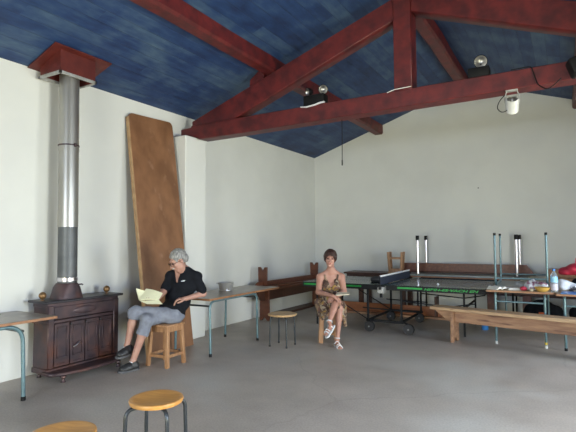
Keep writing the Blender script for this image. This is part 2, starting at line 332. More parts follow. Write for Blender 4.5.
# ------------------------------------------------------------------ organic surfaces: distance fields meshed by surface nets
class Field:
    def __init__(s, lo, hi, h):
        s.lo = np.array(lo, dtype=np.float32); s.h = h
        s.n = tuple(int(math.ceil((hi[i]-lo[i])/h))+1 for i in range(3))
        s.F = np.full(s.n, 1.0, dtype=np.float32)
    def block(s, lo, hi, m):
        a = [max(0, int((lo[i]-m-s.lo[i])/s.h)) for i in range(3)]; b = [min(s.n[i], int((hi[i]+m-s.lo[i])/s.h)+2) for i in range(3)]
        if any(b[i] <= a[i] for i in range(3)): return None
        ax = [s.lo[i] + s.h*np.arange(a[i], b[i], dtype=np.float32) for i in range(3)]
        return tuple(slice(a[i], b[i]) for i in range(3)), np.meshgrid(*ax, indexing='ij', sparse=True)
    def _mix(s, sl, d, k, sub):
        f = s.F[sl]
        if sub: s.F[sl] = np.maximum(f, -d) if k <= 0 else -s_mix(-f, d, k)
        else: s.F[sl] = np.minimum(f, d) if k <= 0 else s_mix(f, d, k)
    def cone(s, a, b, ra, rb, k=.02, sub=False, flat=None):
        a = np.array(a, dtype=np.float32); b = np.array(b, dtype=np.float32); m = max(ra, rb)+.05+k
        q = s.block(np.minimum(a, b), np.maximum(a, b), m)
        if q is None: return
        sl, (X, Y, Z) = q
        ba = b-a; L2 = float(ba@ba)+1e-12
        t = np.clip(((X-a[0])*ba[0]+(Y-a[1])*ba[1]+(Z-a[2])*ba[2])/L2, 0, 1)
        dx = X-a[0]-t*ba[0]; dy = Y-a[1]-t*ba[1]; dz = Z-a[2]-t*ba[2]
        d = np.sqrt(dx*dx+dy*dy+dz*dz) - (ra+(rb-ra)*t)
        s._mix(sl, d, k, sub)
    def ell(s, c, r, rot=None, k=.02, sub=False):
        c = np.array(c, dtype=np.float32); rm = max(r)
        q = s.block(c-rm, c+rm, .05+k)
        if q is None: return
        sl, (X, Y, Z) = q
        X = X-c[0]; Y = Y-c[1]; Z = Z-c[2]
        if rot is None: A = np.eye(3)
        else: A = np.array(rot, dtype=np.float32)
        x = (X*A[0, 0]+Y*A[1, 0]+Z*A[2, 0])/r[0]; y = (X*A[0, 1]+Y*A[1, 1]+Z*A[2, 1])/r[1]; z = (X*A[0, 2]+Y*A[1, 2]+Z*A[2, 2])/r[2]
        k0 = np.sqrt(x*x+y*y+z*z); k1 = np.sqrt((x/r[0])**2+(y/r[1])**2+(z/r[2])**2)+1e-9
        d = k0*(k0-1)/k1
        d = np.where(k0 < 1e-4, -min(r), d)
        s._mix(sl, d.astype(np.float32), k, sub)
    def plane(s, p, n, k=0):
        """keeps the side the normal points away from"""
        n = np.array(n, dtype=np.float32); n = n/np.linalg.norm(n)
        sl, (X, Y, Z) = s.block(s.lo, s.lo+np.array(s.n)*s.h, 0)
        d = (X-p[0])*n[0]+(Y-p[1])*n[1]+(Z-p[2])*n[2]
        s.F = np.maximum(s.F, d)
    def boxsub(s, lo, hi):
        sl, (X, Y, Z) = s.block(s.lo, s.lo+np.array(s.n)*s.h, 0)
        d = np.maximum(np.maximum(np.maximum(lo[0]-X, X-hi[0]), np.maximum(lo[1]-Y, Y-hi[1])), np.maximum(lo[2]-Z, Z-hi[2]))
        s.F = np.maximum(s.F, -d)
    def noise(s, amp, sc, seed=0):
        rng = np.random.RandomState(seed)
        sl, (X, Y, Z) = s.block(s.lo, s.lo+np.array(s.n)*s.h, 0)
        for i in range(5):
            v = rng.randn(3); v /= np.linalg.norm(v); f = sc*(.6+rng.rand()*1.2)
            s.F = s.F + amp*np.sin((X*v[0]+Y*v[1]+Z*v[2])*f + rng.rand()*6)/2
    def mesh(s, name):
        F = s.F; h = s.h
        F[0] = F[-1] = 1; F[:, 0] = F[:, -1] = 1; F[:, :, 0] = F[:, :, -1] = 1
        I = F < 0
        n = F.shape
        cnt = np.zeros((n[0]-1, n[1]-1, n[2]-1), dtype=np.int8)
        offs = [(i, j, k) for i in (0, 1) for j in (0, 1) for k in (0, 1)]
        for (i, j, k) in offs: cnt += I[i:n[0]-1+i, j:n[1]-1+j, k:n[2]-1+k]
        act = np.argwhere((cnt > 0) & (cnt < 8))
        idx = -np.ones(cnt.shape, dtype=np.int32); idx[act[:, 0], act[:, 1], act[:, 2]] = np.arange(len(act))
        V = {o: F[act[:, 0]+o[0], act[:, 1]+o[1], act[:, 2]+o[2]] for o in offs}
        P = np.zeros((len(act), 3)); C = np.zeros(len(act))
        for o in offs:
            for ax in range(3):
                if o[ax] == 0:
                    q = list(o); q[ax] = 1; q = tuple(q)
                    a = V[o]; b = V[q]; m = (a < 0) != (b < 0)
                    t = np.where(m, a/np.where(m, a-b, 1), 0)
                    pt = np.array(o, dtype=float)[None, :].repeat(len(act), 0); pt[:, ax] += t
                    P += pt*m[:, None]; C += m
        P = (P/C[:, None] + act)*h + s.lo
        quads = []
        for ax in range(3):
            sl0 = [slice(None)]*3; sl1 = [slice(None)]*3; sl0[ax] = slice(0, n[ax]-1); sl1[ax] = slice(1, n[ax])
            A = I[tuple(sl0)]; B = I[tuple(sl1)]
            for flip, Mk in ((False, A & ~B), (True, ~A & B)):
                e = np.argwhere(Mk)
                if not len(e): continue
                u, v = [(1, 2), (2, 0), (0, 1)][ax]
                def cell(du, dv):
                    q = e.copy(); q[:, u] -= du; q[:, v] -= dv; return idx[q[:, 0], q[:, 1], q[:, 2]]
                Q = np.stack([cell(1, 1), cell(0, 1), cell(0, 0), cell(1, 0)], 1)
                if flip: Q = Q[:, ::-1]
                quads.append(Q)
        Q = np.concatenate(quads)
        Q = Q[(Q >= 0).all(1)]
        me = bpy.data.meshes.new(name)
        me.vertices.add(len(P)); me.vertices.foreach_set('co', P.astype(np.float32).ravel())
        me.loops.add(len(Q)*4); me.loops.foreach_set('vertex_index', Q.astype(np.int32).ravel())
        me.polygons.add(len(Q)); me.polygons.foreach_set('loop_start', np.arange(0, len(Q)*4, 4, dtype=np.int32))
        me.polygons.foreach_set('loop_total', np.full(len(Q), 4, dtype=np.int32))
        me.update(); me.validate()
        return me
def s_mix(f, d, k):
    hh = np.clip(.5 + .5*(f-d)/k, 0, 1)
    return f*(1-hh) + d*hh - k*hh*(1-hh)
def fbuild(F, name, material, parent, ang=80):
    return link(name, F.mesh(name), material, parent, True, ang)

# ------------------------------------------------------------------ the setting
Y0, YF, XR = 10.22, -3.0, 7.2
HE, HR, XM = 3.513, 4.742, 3.6
SL = (HR-HE)/XM
b = MB(); b.box((-.25, YF-.2, -.15), (XR+.25, Y0+.25, 0), 0); struct(b.build('floor', 'concrete', smooth=False))
# left wall with the pier that carries the roof beam
b = MB(); b.box((-.25, YF-.2, 0), (0, Y0, HE+.12), 0); b.box((-.02, 5.35, 0), (.30, 5.82, 3.125), .012); struct(b.build('wall_left', 'plaster', smooth=False))
b = MB(); b.prism([(-.25, 0), (XR+.25, 0), (XR+.25, HE), (XM, HR+.06), (-.25, HE-.0)], Y0, Y0+.25, 'y'); struct(b.build('wall_back', 'plaster', smooth=False))
# right wall: two wide openings for daylight, sill at .3, head at 2.2
b = MB()
ys = [YF-.2, 1.15, 3.45, 4.95, 7.25, Y0]
for i in (0, 2, 4): b.box((XR, ys[i], 0), (XR+.25, ys[i+1], HE+.12), 0)
for i in (1, 3): b.box((XR, ys[i], 2.2), (XR+.25, ys[i+1], HE+.12), 0); b.box((XR, ys[i], 0), (XR+.25, ys[i+1], .3), 0)
struct(b.build('wall_right', 'plaster', smooth=False))
for n_, (a, c) in enumerate(((1.15, 3.45), (4.95, 7.25)), 1):
    f = MB(); x0, x1 = XR+.04, XR+.10
    f.box((x0, a, .3), (x1, a+.07, 2.2)); f.box((x0, c-.07, .3), (x1, c, 2.2)); f.box((x0, a, .3), (x1, c, .37)); f.box((x0, a, 2.13), (x1, c, 2.2)); f.box((x0, (a+c)/2-.03, .3), (x1, (a+c)/2+.03, 2.2))
    struct(f.build('window_%d' % n_, 'white_paper'))
b = MB()
b.box((-.25, YF-.2, 0), (2.0, YF, HE), 0); b.box((4.6, YF-.2, 0), (XR+.25, YF, HE), 0); b.box((2.0, YF-.2, 2.35), (4.6, YF, HE), 0)
b.prism([(-.25, HE), (XR+.25, HE), (XM, HR+.06)], YF-.2, YF, 'y')
struct(b.build('wall_front', 'plaster', smooth=False))
f = MB()
f.box((2.0, YF-.12, 0), (2.08, YF-.04, 2.35)); f.box((4.52, YF-.12, 0), (4.6, YF-.04, 2.35)); f.box((2.0, YF-.12, 2.27), (4.6, YF-.04, 2.35))
struct(f.build('door_1', 'white_paper'))
for s in (0, 1):
    b = MB()
    if s == 0: pts = [(-.3, HE-.3*SL), (XM, HR), (XM, HR+.08), (-.3, HE-.3*SL+.08)]
    else: pts = [(XM, HR), (XR+.3, HE-.3*SL), (XR+.3, HE-.3*SL+.08), (XM, HR+.08)]
    b.prism(pts, YF-.2, Y0+.25, 'y'); struct(b.build('ceiling', 'blue_planks', smooth=False))

# ------------------------------------------------------------------ roof timbers
def zc(x): return HE + SL*x if x < XM else HE + SL*(XR-x)
def zr(x): return 4.25 - .342*abs(x-XM)          # underside of the sloping rafters
tr = empty('roof_truss', (XM, 5.67, 3.17))
tag(tr, 'dark red timber roof truss with tie beam, king post and two sloping rafters', 'beam')
def rel(b): b.bm.transform(Matrix.Translation((-XM, -5.67, -3.17))); return b
YA, YB = 5.56, 5.78
b = MB(); b.prism([(.0, 3.125), (.34, 3.125), (.37, 3.085), (1.2, 3.087), (5.4, 3.13), (XR, 3.14), (XR, 3.33), (.22, 3.32), (.20, 3.29), (.0, 3.28)], YA, YB, 'y', bev=.008); rel(b).build('tie_beam', 'red_beam', tr)
for sgn in (-1, 1):
    e = .22 if sgn < 0 else XR-.22
    pts = [(e, 3.33), (e, 3.385), (XM, zr(XM)+.30), (XM, zr(XM)), (e+(-sgn)*.75, zr(e-sgn*.75)), ]
    lift = 0 if sgn < 0 else .07
    pts = [(e, 3.385), (XM+sgn*.0, zr(XM)+.28+lift), (XM, zr(XM)+lift), (XM+sgn*(2.66+lift), 3.28), (e, 3.28)]
    b = MB(); b.prism(pts, YA+.015, YB-.015, 'y', bev=.008); rel(b).build('rafter', 'red_beam', tr)
b = MB(); b.box((3.505, YA-.012, 3.31), (3.725, YB+.0, 4.56), .008); rel(b).build('king_post', 'red_beam', tr)
for i, x in enumerate((1.57, XR-1.57)):
    zz = zr(x)+.29
    s = -1 if i == 0 else 1
    b = MB(); b.prism([(x-s*.0, zz-.04), (x-s*.0+s*.26, zz-.04-.09), (x+s*.24, zz+.02), (x+s*.02, zz+.17)], YA+.03, YB-.03, 'y', bev=.005); rel(b).build('cleat', 'red_beam', tr)
def purlin(x, wd, zb, label):
    b = MB(); n = 14; y1 = YF; pts = []
    random.seed(int(x*10))
    bb = bmesh.new(); rings = []
    L_ = Y0-YF
    for k in range(n+1):
        y = YF+L_*k/n; wob = random.uniform(-.012, .012); q = random.uniform(-.012, .012)
        t = zc(x-wd/2)-.004; t2 = zc(x+wd/2)-.004
        if x == XM: t = t2 = zc(x-wd/2)-.004
        prof = [(x-wd/2+wob, t), (x-wd/2+wob, zb+.03+q), (x-wd/2+.03+wob, zb+q), (x+wd/2-.03+wob, zb+q), (x+wd/2+wob, zb+.03+q), (x+wd/2+wob, t2)]
        rings.append([bb.verts.new((px_, y, pz_)) for px_, pz_ in prof])
    for A, B in zip(rings, rings[1:]):
        for k in range(6): bb.faces.new((A[k], A[(k+1) % 6], B[(k+1) % 6], B[k]))
    bb.faces.new(rings[0]); bb.faces.new(rings[-1]); bmesh.ops.recalc_face_normals(bb, faces=bb.faces)
    b._add(bb); o = b.build('roof_purlin', 'red_beam'); tag(o, label, 'beam', 'red purlins under the ceiling')
purlin(1.65, .21, 3.90, 'dark red purlin under the left slope of the blue ceiling')
purlin(XM, .20, 4.50, 'dark red ridge purlin running back from the king post')
purlin(5.55, .21, 3.92, 'dark red purlin under the right slope, its end at the right picture edge')

# ------------------------------------------------------------------ stove, flue and ceiling hood
fl = empty('flue_pipe', (.29, 3.41, 1.03), (0, R(-.7), 0)); tag(fl, 'tall metal flue pipe rising from the cast iron stove to the red hood', 'pipe')
b = MB(); b.lathe([(.106, 0.002), (.106, .66), (.104, .66)], 36); b.build('lower_section', 'grey_pipe', fl)
b = MB(); b.lathe([(.110, .64), (.110, 1.53), (.114, 1.53), (.114, 1.56), (.110, 1.56), (.110, 2.42)], 36); b.build('upper_section', 'steel_pipe', fl)
b = MB(); b.lathe([(.112, 1.585), (.112, 1.60), (.117, 1.60), (.117, 1.585)], 36); b.box((.108, -.012, 1.57), (.135, .012, 1.61)); b.build('clamp', 'cast_iron', fl)
b = MB(); b.lathe([(.110, .02), (.112, .06), (.106, .065)], 36); b.build('ring', 'chrome', fl)
hd = empty('ceiling_hood', (.28, 3.38, 3.39)); tag(hd, 'red painted square flue hood with grey rim under the blue ceiling', 'hood')
sl = lambda x, o=.012: HE + SL*(x+.28) - 3.39 - o
b = MB(); bb = bmesh.new(); hw, hl = .19, .225
for (t, inner) in ((0, 0),):
    o_ = [bb.verts.new((x, y, z)) for x, y, z in [(-hw, -hl, 0), (hw, -hl, 0), (hw, hl, 0), (-hw, hl, 0)]]
    u_ = [bb.verts.new((x, y, sl(x))) for x, y in [(-hw, -hl), (hw, -hl), (hw, hl), (-hw, hl)]]
    i_ = [bb.verts.new((x*.94, y*.94, 0)) for x, y in [(-hw, -hl), (hw, -hl), (hw, hl), (-hw, hl)]]
    j_ = [bb.verts.new((x*.94, y*.94, .2)) for x, y in [(-hw, -hl), (hw, -hl), (hw, hl), (-hw, hl)]]
    for k in range(4):
        q = (k+1) % 4
        bb.faces.new((o_[k], o_[q], u_[q], u_[k])); bb.faces.new((o_[q], o_[k], i_[k], i_[q])); bb.faces.new((i_[q], i_[k], j_[k], j_[q]))
    bb.faces.new(u_); bb.faces.new(j_[::-1])
bmesh.ops.recalc_face_normals(bb, faces=bb.faces)
b._add(bb); b.build('box', 'red_paint', hd, smooth=False)
b = MB()
for s in (-1, 1):
    b.box((s*hw-.012, -hl-.012, -.012), (s*hw+.012, hl+.012, .022), .002); b.box((-hw-.012, s*hl-.012, -.012), (hw+.012, s*hl+.012, .022), .002)
b.build('rim', 'galv', hd)
b = MB(); b.prism([(-.27, sl(-.27)-.012), (.25, sl(.25)-.012), (.25, sl(.25)), (-.27, sl(-.27))], -.33, .41, 'y'); b.build('flange', 'red_paint', hd, smooth=False)

st = empty('wood_stove', (.28, 3.55, 0)); tag(st, 'rusty dark cast iron stove with folding front panels against the white wall', 'stove')
X0, X1, YL, YR = -.16, .12, -.43, .48       # local
b = MB()
b.box((X0, YL, .10), (X1-.03, YR, .80), .006); b.box((X0-.01, YL-.02, .60), (X1, YR+.02, .64), .008); b.box((X0, YL-.015, .06), (X1+.01, YR+.015, .12), .006)
b.box((X0, YL-.01, .78), (X1, YR+.01, .83), .006)
for s in (YL-.012, YR-.062): b.box((X1-.05, s, .12), (X1+.012, s+.075, .80), .010)
b.build('body', 'cast_iron', st)
b = MB(); b.box((X0-.02, YL-.06, .828), (X1+.05, YR+.05, .855), .008); b.build('top_plate', 'dark_iron', st)
b = MB(); b.box((X1-.03, YL+.06, .645), (X1+.005, YR-.06, .785), .006)
b._add((lambda q: (bmesh.ops.create_uvsphere(q, u_segments=24, v_segments=12, radius=1), q)[1])(bmesh.new()), Matrix.Translation((X1+.004, .02, .715)) @ Matrix.Diagonal((.010, .15, .045, 1)))
b.build('frieze', 'cast_iron', st)
pw = (YR-YL-.13)/4
for k in range(4):
    y = YL+.065+pw*k
    b = MB(); b.box((X1-.03, y+.004, .125), (X1+.0, y+pw-.004, .598), .005)
    for (a0, a1, z0, z1) in ((.035, pw-.035, .22, .56),):
        b.box((X1-.002, y+a0, z0), (X1+.008, y+a0+.014, z1), .003); b.box((X1-.002, y+a1-.014, z0), (X1+.008, y+a1, z1), .003)
        b.box((X1-.002, y+a0, z0), (X1+.008, y+a1, z0+.014), .003); b.box((X1-.002, y+a0, z1-.014), (X1+.008, y+a1, z1), .003)
    b.box((X1-.002, y+.05, .15), (X1+.007, y+pw-.05, .162), .003)
    dp = b.build('door_panel', 'cast_iron', st)
    if k in (0, 1, 2):
        h_ = MB(); h_.sphere((X1+.014, y+pw, .575), .014); h_.build('knob', 'dark_iron', dp)
b = MB(); b.tube([(X1+.01, YL+.065+pw*1.2, .31), (X1+.03, YL+.065+pw*1.35, .335), (X1+.012, YL+.065+pw*1.6, .36)], .009); b.build('handle', 'chrome', st)
b = MB(); n = 20
pts = [(X1-.05, YL-.05)] + [(X1+.10+.13*math.sin(PI*t)**.6, YL-.05+(YR-YL+.08)*t) for t in [k/n for k in range(n+1)]] + [(X1-.05, YR+.03)]
b.prism(pts, .065, .10, 'z', bev=.008); b.build('hearth_plate', 'cast_iron', st)
for (x, y) in ((X1+.17, YL+.07), (X1+.17, YR-.12), (X0+.05, YL+.05), (X0+.05, YR-.05)):
    b = MB(); b.lathe([(.03, .068), (.032, .05), (.016, .032), (.018, .012), (.028, 0)], 14, (x, y, 0)); b.build('foot', 'cast_iron', st)
b = MB(); cb = bmesh.new()
prof = [(.135, .165, .855), (.13, .16, .875), (.118, .125, .985), (.112, .112, 1.028)]
rings = []
for (rx, ry, z) in prof:
    rings.append([cb.verts.new((rx*math.copysign(abs(math.cos(a))**e_, math.cos(a)), -.14+ry*math.copysign(abs(math.sin(a))**e_, math.sin(a)), z)) for a, e_ in [(2*PI*k/32, .55 if z < .99 else 1) for k in range(32)]])
for A, B in zip(rings, rings[1:]):
    for k in range(32): cb.faces.new((A[k], A[(k+1) % 32], B[(k+1) % 32], B[k]))
cb.faces.new(rings[0]); cb.faces.new(rings[-1]); bmesh.ops.recalc_face_normals(cb, faces=cb.faces); b._add(cb)
b.tube([(.085, -.08, 1.005), (.12, -.03, 1.01), (.13, -.02, 1.0)], .008); b.build('smoke_collar', 'cast_iron', st)
for y in (YL-.0, YR-.07):
    b = MB(); b.lathe([(.026, .854), (.024, .862), (.010, .868), (.010, .876)], 18, (.0, y, 0)); b.sphere((.0, y, .910), .040); b.build('ball_finial', 'brass', st)

# ------------------------------------------------------------------ leaning board
pa, pb = Vector((.50, 4.47, 0)), Vector((.565, 5.25, 0))
ta, tb = Vector((.06, 4.46, 3.30)), Vector((.06, 5.30, 3.33))
lp = empty('leaning_board', tuple((pa+pb)/2)); tag(lp, 'tall scratched brown plywood board leaning against the white wall', 'board')
def quadslab(c0, c1, c2, c3, th, off=Vector((0, 0, 0))):
    b = bmesh.new(); nrm = (c1-c0).cross(c3-c0).normalized()
    f_ = [b.verts.new(c+off) for c in (c0, c1, c2, c3)]; k_ = [b.verts.new(c+off-nrm*th) for c in (c0, c1, c2, c3)]
    b.faces.new(f_); b.faces.new(k_[::-1])
    for i in range(4): j = (i+1) % 4; b.faces.new((f_[j], f_[i], k_[i], k_[j]))
    bmesh.ops.recalc_face_normals(b, faces=b.faces); return b
O = (pa+pb)/2
b = MB(); A, B_, C_, D = pa-O, pb-O, tb-O, ta-O
b._add(quadslab(A, B_, C_, D, .035)); 
bmesh.ops.bevel(b.bm, geom=[e for e in b.bm.edges if max(v.co.z for v in e.verts) > 3.2 and min(v.co.z for v in e.verts) > 3.1 and abs(e.verts[0].co.y-e.verts[1].co.y) < .05], offset=.07, segments=5, affect='EDGES', profile=.5)
b.build('panel_sheet', 'panel', lp)
b = MB()
for s_ in (0, 1):
    u0, u1 = (A, D) if s_ == 0 else (B_, C_)
    dirv = (B_-A).normalized()
    w0 = u0+dirv*(-.022 if s_ == 0 else 0); 
    if s_ == 0: b._add(quadslab(w0, u0, u1-Vector((0,0,.06)), u1+dirv*(-.022)-Vector((0,0,.06)), .05, Vector((.008, 0, 0))))
b.build('edge_batten', 'panel_edge', lp)

# ------------------------------------------------------------------ furniture builders
def school_table(L_, W_, H, top, insets, label, group=None, tube='teal_tube', top_t=.026, r=.0165, feet='black_plastic', edge='edge', cross=.06, ix=.035, rb=.11, splay=.0, cross_mat=None):
    """long side along local y; each long side stands on a tube bent down into two legs, crossbars join the two"""
    t = empty('school_table'); tag(t, label, 'table', group)
    b = MB(); b.box((-W_/2, -L_/2, H-top_t), (W_/2, L_/2, H), .003); tt = b.build('tabletop', top, t)
    b = MB(); e = .004
    for s in (-1, 1):
        b.box((s*W_/2-e, -L_/2-e, H-top_t-.001), (s*W_/2+e, L_/2+e, H-.002), .001); b.box((-W_/2-e, s*L_/2-e, H-top_t-.001), (W_/2+e, s*L_/2+e, H-.002), .001)
    b.build('edge_strip', edge, tt)
    fx = W_/2-ix; zt = H-top_t-r-.001; ym = (insets[0]-insets[1])/2
    for q in (-1, 1):
        for s, ins in ((-1, insets[0]), (1, insets[1])):
            y = s*(L_/2-ins)
            b = MB(); b.tube(bend([(q*(fx+splay), y, .02), (q*fx, y, zt), (q*fx, ym, zt)], rb, 8), r); lg = b.build('leg', tube, t)
            b = MB(); b.lathe([(r+.003, 0), (r+.003, .035), (r, .038)], 14, (q*(fx+splay), y, 0)); b.build('foot_cap', feet, lg)
    for s, ins in ((-1, insets[0]), (1, insets[1])):
        y = s*(L_/2-ins); b = MB(); b.tube([(-fx, y, H-top_t-cross-r), (fx, y, H-top_t-cross-r)], r*.8); b.build('crossbar', cross_mat or tube, t)
    return t
def place(o, x, y, z=0, rz=0, rx=0, ry=0): o.location = (x, y, z); o.rotation_euler = (rx, ry, rz); return o

def trestle_bench(L_, H, W_, label, mats, apron=.2, leg_in=.32, group=None, cut=.12, seat_t=.04, name='trestle_bench', notch=True, legw=None):
    """long side along local x; plank seat, one deep apron with slanted ends, board legs with a notched foot"""
    t = empty(name); tag(t, label, 'bench', group); sm, am, lm = mats
    b = MB(); b.box((-L_/2, -W_/2, H-seat_t), (L_/2, W_/2, H), .006)
    # slight wear of the plank
    b.build('seat', sm, t)
    b = MB(); z1, z0 = H-seat_t, H-seat_t-apron
    b.prism([(-L_/2+.03, z1), (L_/2-.03, z1), (L_/2-.03-.02, z1-.035), (L_/2-.03-cut, z0), (-L_/2+.03+cut, z0), (-L_/2+.05, z1-.035)], -.016, .016, 'y', bev=.004)
    b.build('apron', am, t)
    lw = legw or W_*.9
    for s in (-1, 1):
        x = s*(L_/2-leg_in)
        for q in (-1, 1):                           # the board leg is two halves either side of the apron joint, V notch at the foot
            pass
        if notch: pts = [(-lw/2, 0), (-lw/2+.05, 0), (0, .07), (lw/2-.05, 0), (lw/2, 0), (lw/2*.92, z1), (-lw/2*.92, z1)]
        else: pts = [(-lw/2, 0), (lw/2, 0), (lw/2*.92, z1), (-lw/2*.92, z1)]
        b = MB(); b.prism(pts, x-.02, x+.02, 'x', bev=.004); b.build('leg', lm, t)
    return t

def wood_stool(label, H=.46, W_=.30, mat='pine', group=None, s_=.022):
    t = empty('wooden_stool'); tag(t, label, 'stool', group)
    b = MB(); b.box((-W_/2, -W_/2, H-.028), (W_/2, W_/2, H), .008, seg=2); b.build('seat', mat, t)
    a = W_/2-s_-.013; sp = .025
    for i in (-1, 1):
        for j in (-1, 1):
            b = MB(); bb = bmesh.new(); A = [bb.verts.new((i*(a+sp)+dx, j*(a+sp)+dy, 0)) for dx, dy in ((-s_, -s_), (s_, -s_), (s_, s_), (-s_, s_))]
            B = [bb.verts.new((i*a+dx, j*a+dy, H-.028)) for dx, dy in ((-s_, -s_), (s_, -s_), (s_, s_), (-s_, s_))]
            bb.faces.new(A[::-1]); bb.faces.new(B)
            for k in range(4): bb.faces.new((A[k], A[(k+1) % 4], B[(k+1) % 4], B[k]))
            bmesh.ops.bevel(bb, geom=list(bb.edges), offset=.004, segments=1, affect='EDGES')
            b._add(bb); b.build('leg', mat, t)
    for (z, hh, inn) in ((H-.06, .03, 0), (.13, .018, .018)):
        for i in (-1, 1):
            q = a+sp*(1-z/H)
            if inn and i == 99: continue
            b = MB(); b.box((-q, i*q-.010, z-hh), (q, i*q+.010, z+hh), .003); b.build('stretcher', mat, t)
            b = MB(); b.box((i*q-.010, -q, z-hh), (i*q+.010, q, z+hh), .003); b.build('stretcher', mat, t)
    return t

def round_stool(label, seat_mat, D=.355, H=.46, th=.03, spread=.165, group='round seated metal stools', rt=.013, out=.035):
    t = empty('round_stool'); tag(t, label, 'stool', group)
    r = D/2
    b = MB(); b.lathe([(0, H-.014), (r*.45, H-.011), (r*.8, H-.004), (r*.93, H), (r*.985, H-.004), (r, H-.014), (r*.97, H-th+.002), (r*.9, H-th), (0, H-th)], 48); b.build('seat', seat_mat, t)
    for k in range(4):
        a = PI/4+k*PI/2; c, s = math.cos(a), math.sin(a); z = H-th-rt
        b = MB(); b.tube(bend([(c*.03, s*.03, z), (c*(r+out-.012), s*(r+out-.012), z), (c*(r+out), s*(r+out), .01)], .06, 8), rt, 10); lg = b.build('leg', 'grey_tube', t)
        b = MB(); b.lathe([(rt+.003, 0), (rt+.003, .022), (rt, .024)], 10, (c*(r+out), s*(r+out), 0)); b.build('foot_cap', 'rubber', lg)
    b = MB(); b.lathe([(0, H-th), (.06, H-th), (.06, H-th-.004), (0, H-th-.004)], 16); b.build('mounting_plate', 'grey_tube', t)
    return t

# ------------------------------------------------------------------ tables and benches
t = school_table(1.40, .72, .75, 'laminate', (.3, .33), 'school table at the bottom left corner with teal legs beside the stove', r=.019, rb=.17, splay=.035, cross_mat='grey_tube')
place(t, .415, 2.27)
b = MB()
for i, (x, y) in enumerate(((.10, 2.75), (.14, 2.78), (.07, 2.70), (.17, 2.74))):
    b.sphere((x-.1, y-2.74, .006), .02, sc=(1.2, .8, .3))
lf = b.build('leaf_scrap', nmat('green_leaf', (.12, .2, .04), rough=.6)); lf.location = (.16, 2.66, .751); tag(lf, 'small scrap of green leaves on the bottom left table', 'leaves')
t = school_table(1.80, .64, .75, 'laminate', (.05, .62), 'long school table with steel pot behind the seated man', cross_mat='grey_tube', splay=.015)
place(t, .915, 5.66, rz=R(1.6))

# bowl / pot on it
p_ = at(231, 288, 6.98)
po = empty('steel_pot', (.76, 5.75, .75)); tag(po, 'small stainless steel pot with two handles on the long table', 'pot')
b = MB(); b.lathe([(0, .004), (.085, .004), (.10, .02), (.118, .10), (.128, .118), (.125, .120), (.113, .10), (.095, .022), (0, .010)], 36, cap=False); b.lathe([(.09, 0), (.09, .006), (.085, .006)], 36); b.build('bowl', 'stainless', po)
for s in (-1, 1):
    b = MB(); b.tube(bend([(s*.11, -.035, .09), (s*.165, -.035, .10), (s*.165, .035, .10), (s*.11, .035, .09)], .02), .006, 8); b.build('handle', 'stainless', po)

# benches along the left wall: one upright, a second one turned upside down on top of it
b1 = trestle_bench(2.75, .60, .24, 'dark red-brown bench standing along the white wall under an upturned bench', ('bench_wood', 'bench_dark', 'bench_wood'), apron=.19, leg_in=.30, group=None, notch=True)
place(b1, .32, 8.57, rz=R(90))
b2 = trestle_bench(2.75, .40, .22, 'upturned red-brown bench with notched feet in the air along the left wall', ('bench_wood', 'bench_wood', 'bench_wood'), apron=.09, leg_in=.32, notch=True)
place(b2, .30, 8.52, z=1.00, rz=R(90), rx=PI)
b = MB(); b.box((0, 0, 0), (.26, 2.2, .04), .004); o = b.build('floor_plank', 'bench_dark'); place(o, .02, 7.98, 0, R(0)); tag(o, 'dark plank lying on the floor along the left wall', 'plank')

# ------------------------------------------------------------------ table tennis table
PX, PY, PL, PWD, PH = 2.66, 8.30, 3.08, 1.525, .76
tt = empty('table_tennis_table', (PX, PY, 0), (0, 0, R(1.0))); tag(tt, 'folding dark green table tennis table with net and wheels behind the woman', 'table')
for s in (-1, 1):
    b = MB(); x0, x1 = (-PL/2, -.012) if s < 0 else (.012, PL/2)
    b.box((x0, -PWD/2, PH-.022), (x1, PWD/2, PH), .002); top = b.build('tabletop', 'green_top', tt)
    b = MB()
    for y in (-PWD/2+.01, PWD/2-.01): b.box((x0+.002, y-.01, PH), (x1-.002, y+.01, PH+.0012), 0)
    xe = x0+.01 if s < 0 else x1-.01
    b.box((xe-.01, -PWD/2, PH), (xe+.01, PWD/2, PH+.0012), 0); b.box((x0, -.003, PH), (x1, .003, PH+.0012), 0); b.build('white_line', 'green_top', top)
    b = MB(); b.box((x0, -PWD/2-.004, PH-.085), (x1, -PWD/2, PH-.003), .001); b.box((x0, PWD/2-.02, PH-.075), (x1, PWD/2, PH-.022), .003)
    b.box((xe-.01, -PWD/2, PH-.06), (xe+.01, PWD/2, PH-.022), .003); b.build('side_apron', 'black_matte', top)
# green band and lettering on the near edge
b = MB(); b.box((-PL/2+.03, -PWD/2-.0065, PH-.052), (-.42, -PWD/2-.0035, PH-.024), 0); b.build('green_band', 'green_paint', tt)
b = MB(); b.box((.20, -PWD/2-.0065, PH-.052), (.60, -PWD/2-.0035, PH-.024), 0); b.build('green_band', 'green_paint', tt)
def text_mesh(s, size, mat, parent, loc, rot, name='lettering', shear=0, bold=.0, sx=1):
    cu = bpy.data.curves.new('txt', 'FONT'); cu.body = s; cu.size = size; cu.shear = shear; cu.offset = bold; cu.extrude = .0008
    o = bpy.data.objects.new('txt', cu); COL.objects.link(o); dg = bpy.context.evaluated_depsgraph_get()
    me = bpy.data.meshes.new_from_object(o.evaluated_get(dg)); bpy.data.objects.remove(o)
    for v in me.vertices: v.co.x *= sx
    me.materials.clear()
    q = link(name, me, mat, parent, False); q.location = loc; q.rotation_euler = rot; return q
text_mesh('HIBIH-ES·VACH EN', .052, 'green_paint', tt, (.62, -PWD/2-.005, PH-.062), (R(90), 0, 0), shear=.3, bold=.0015, sx=1.85)
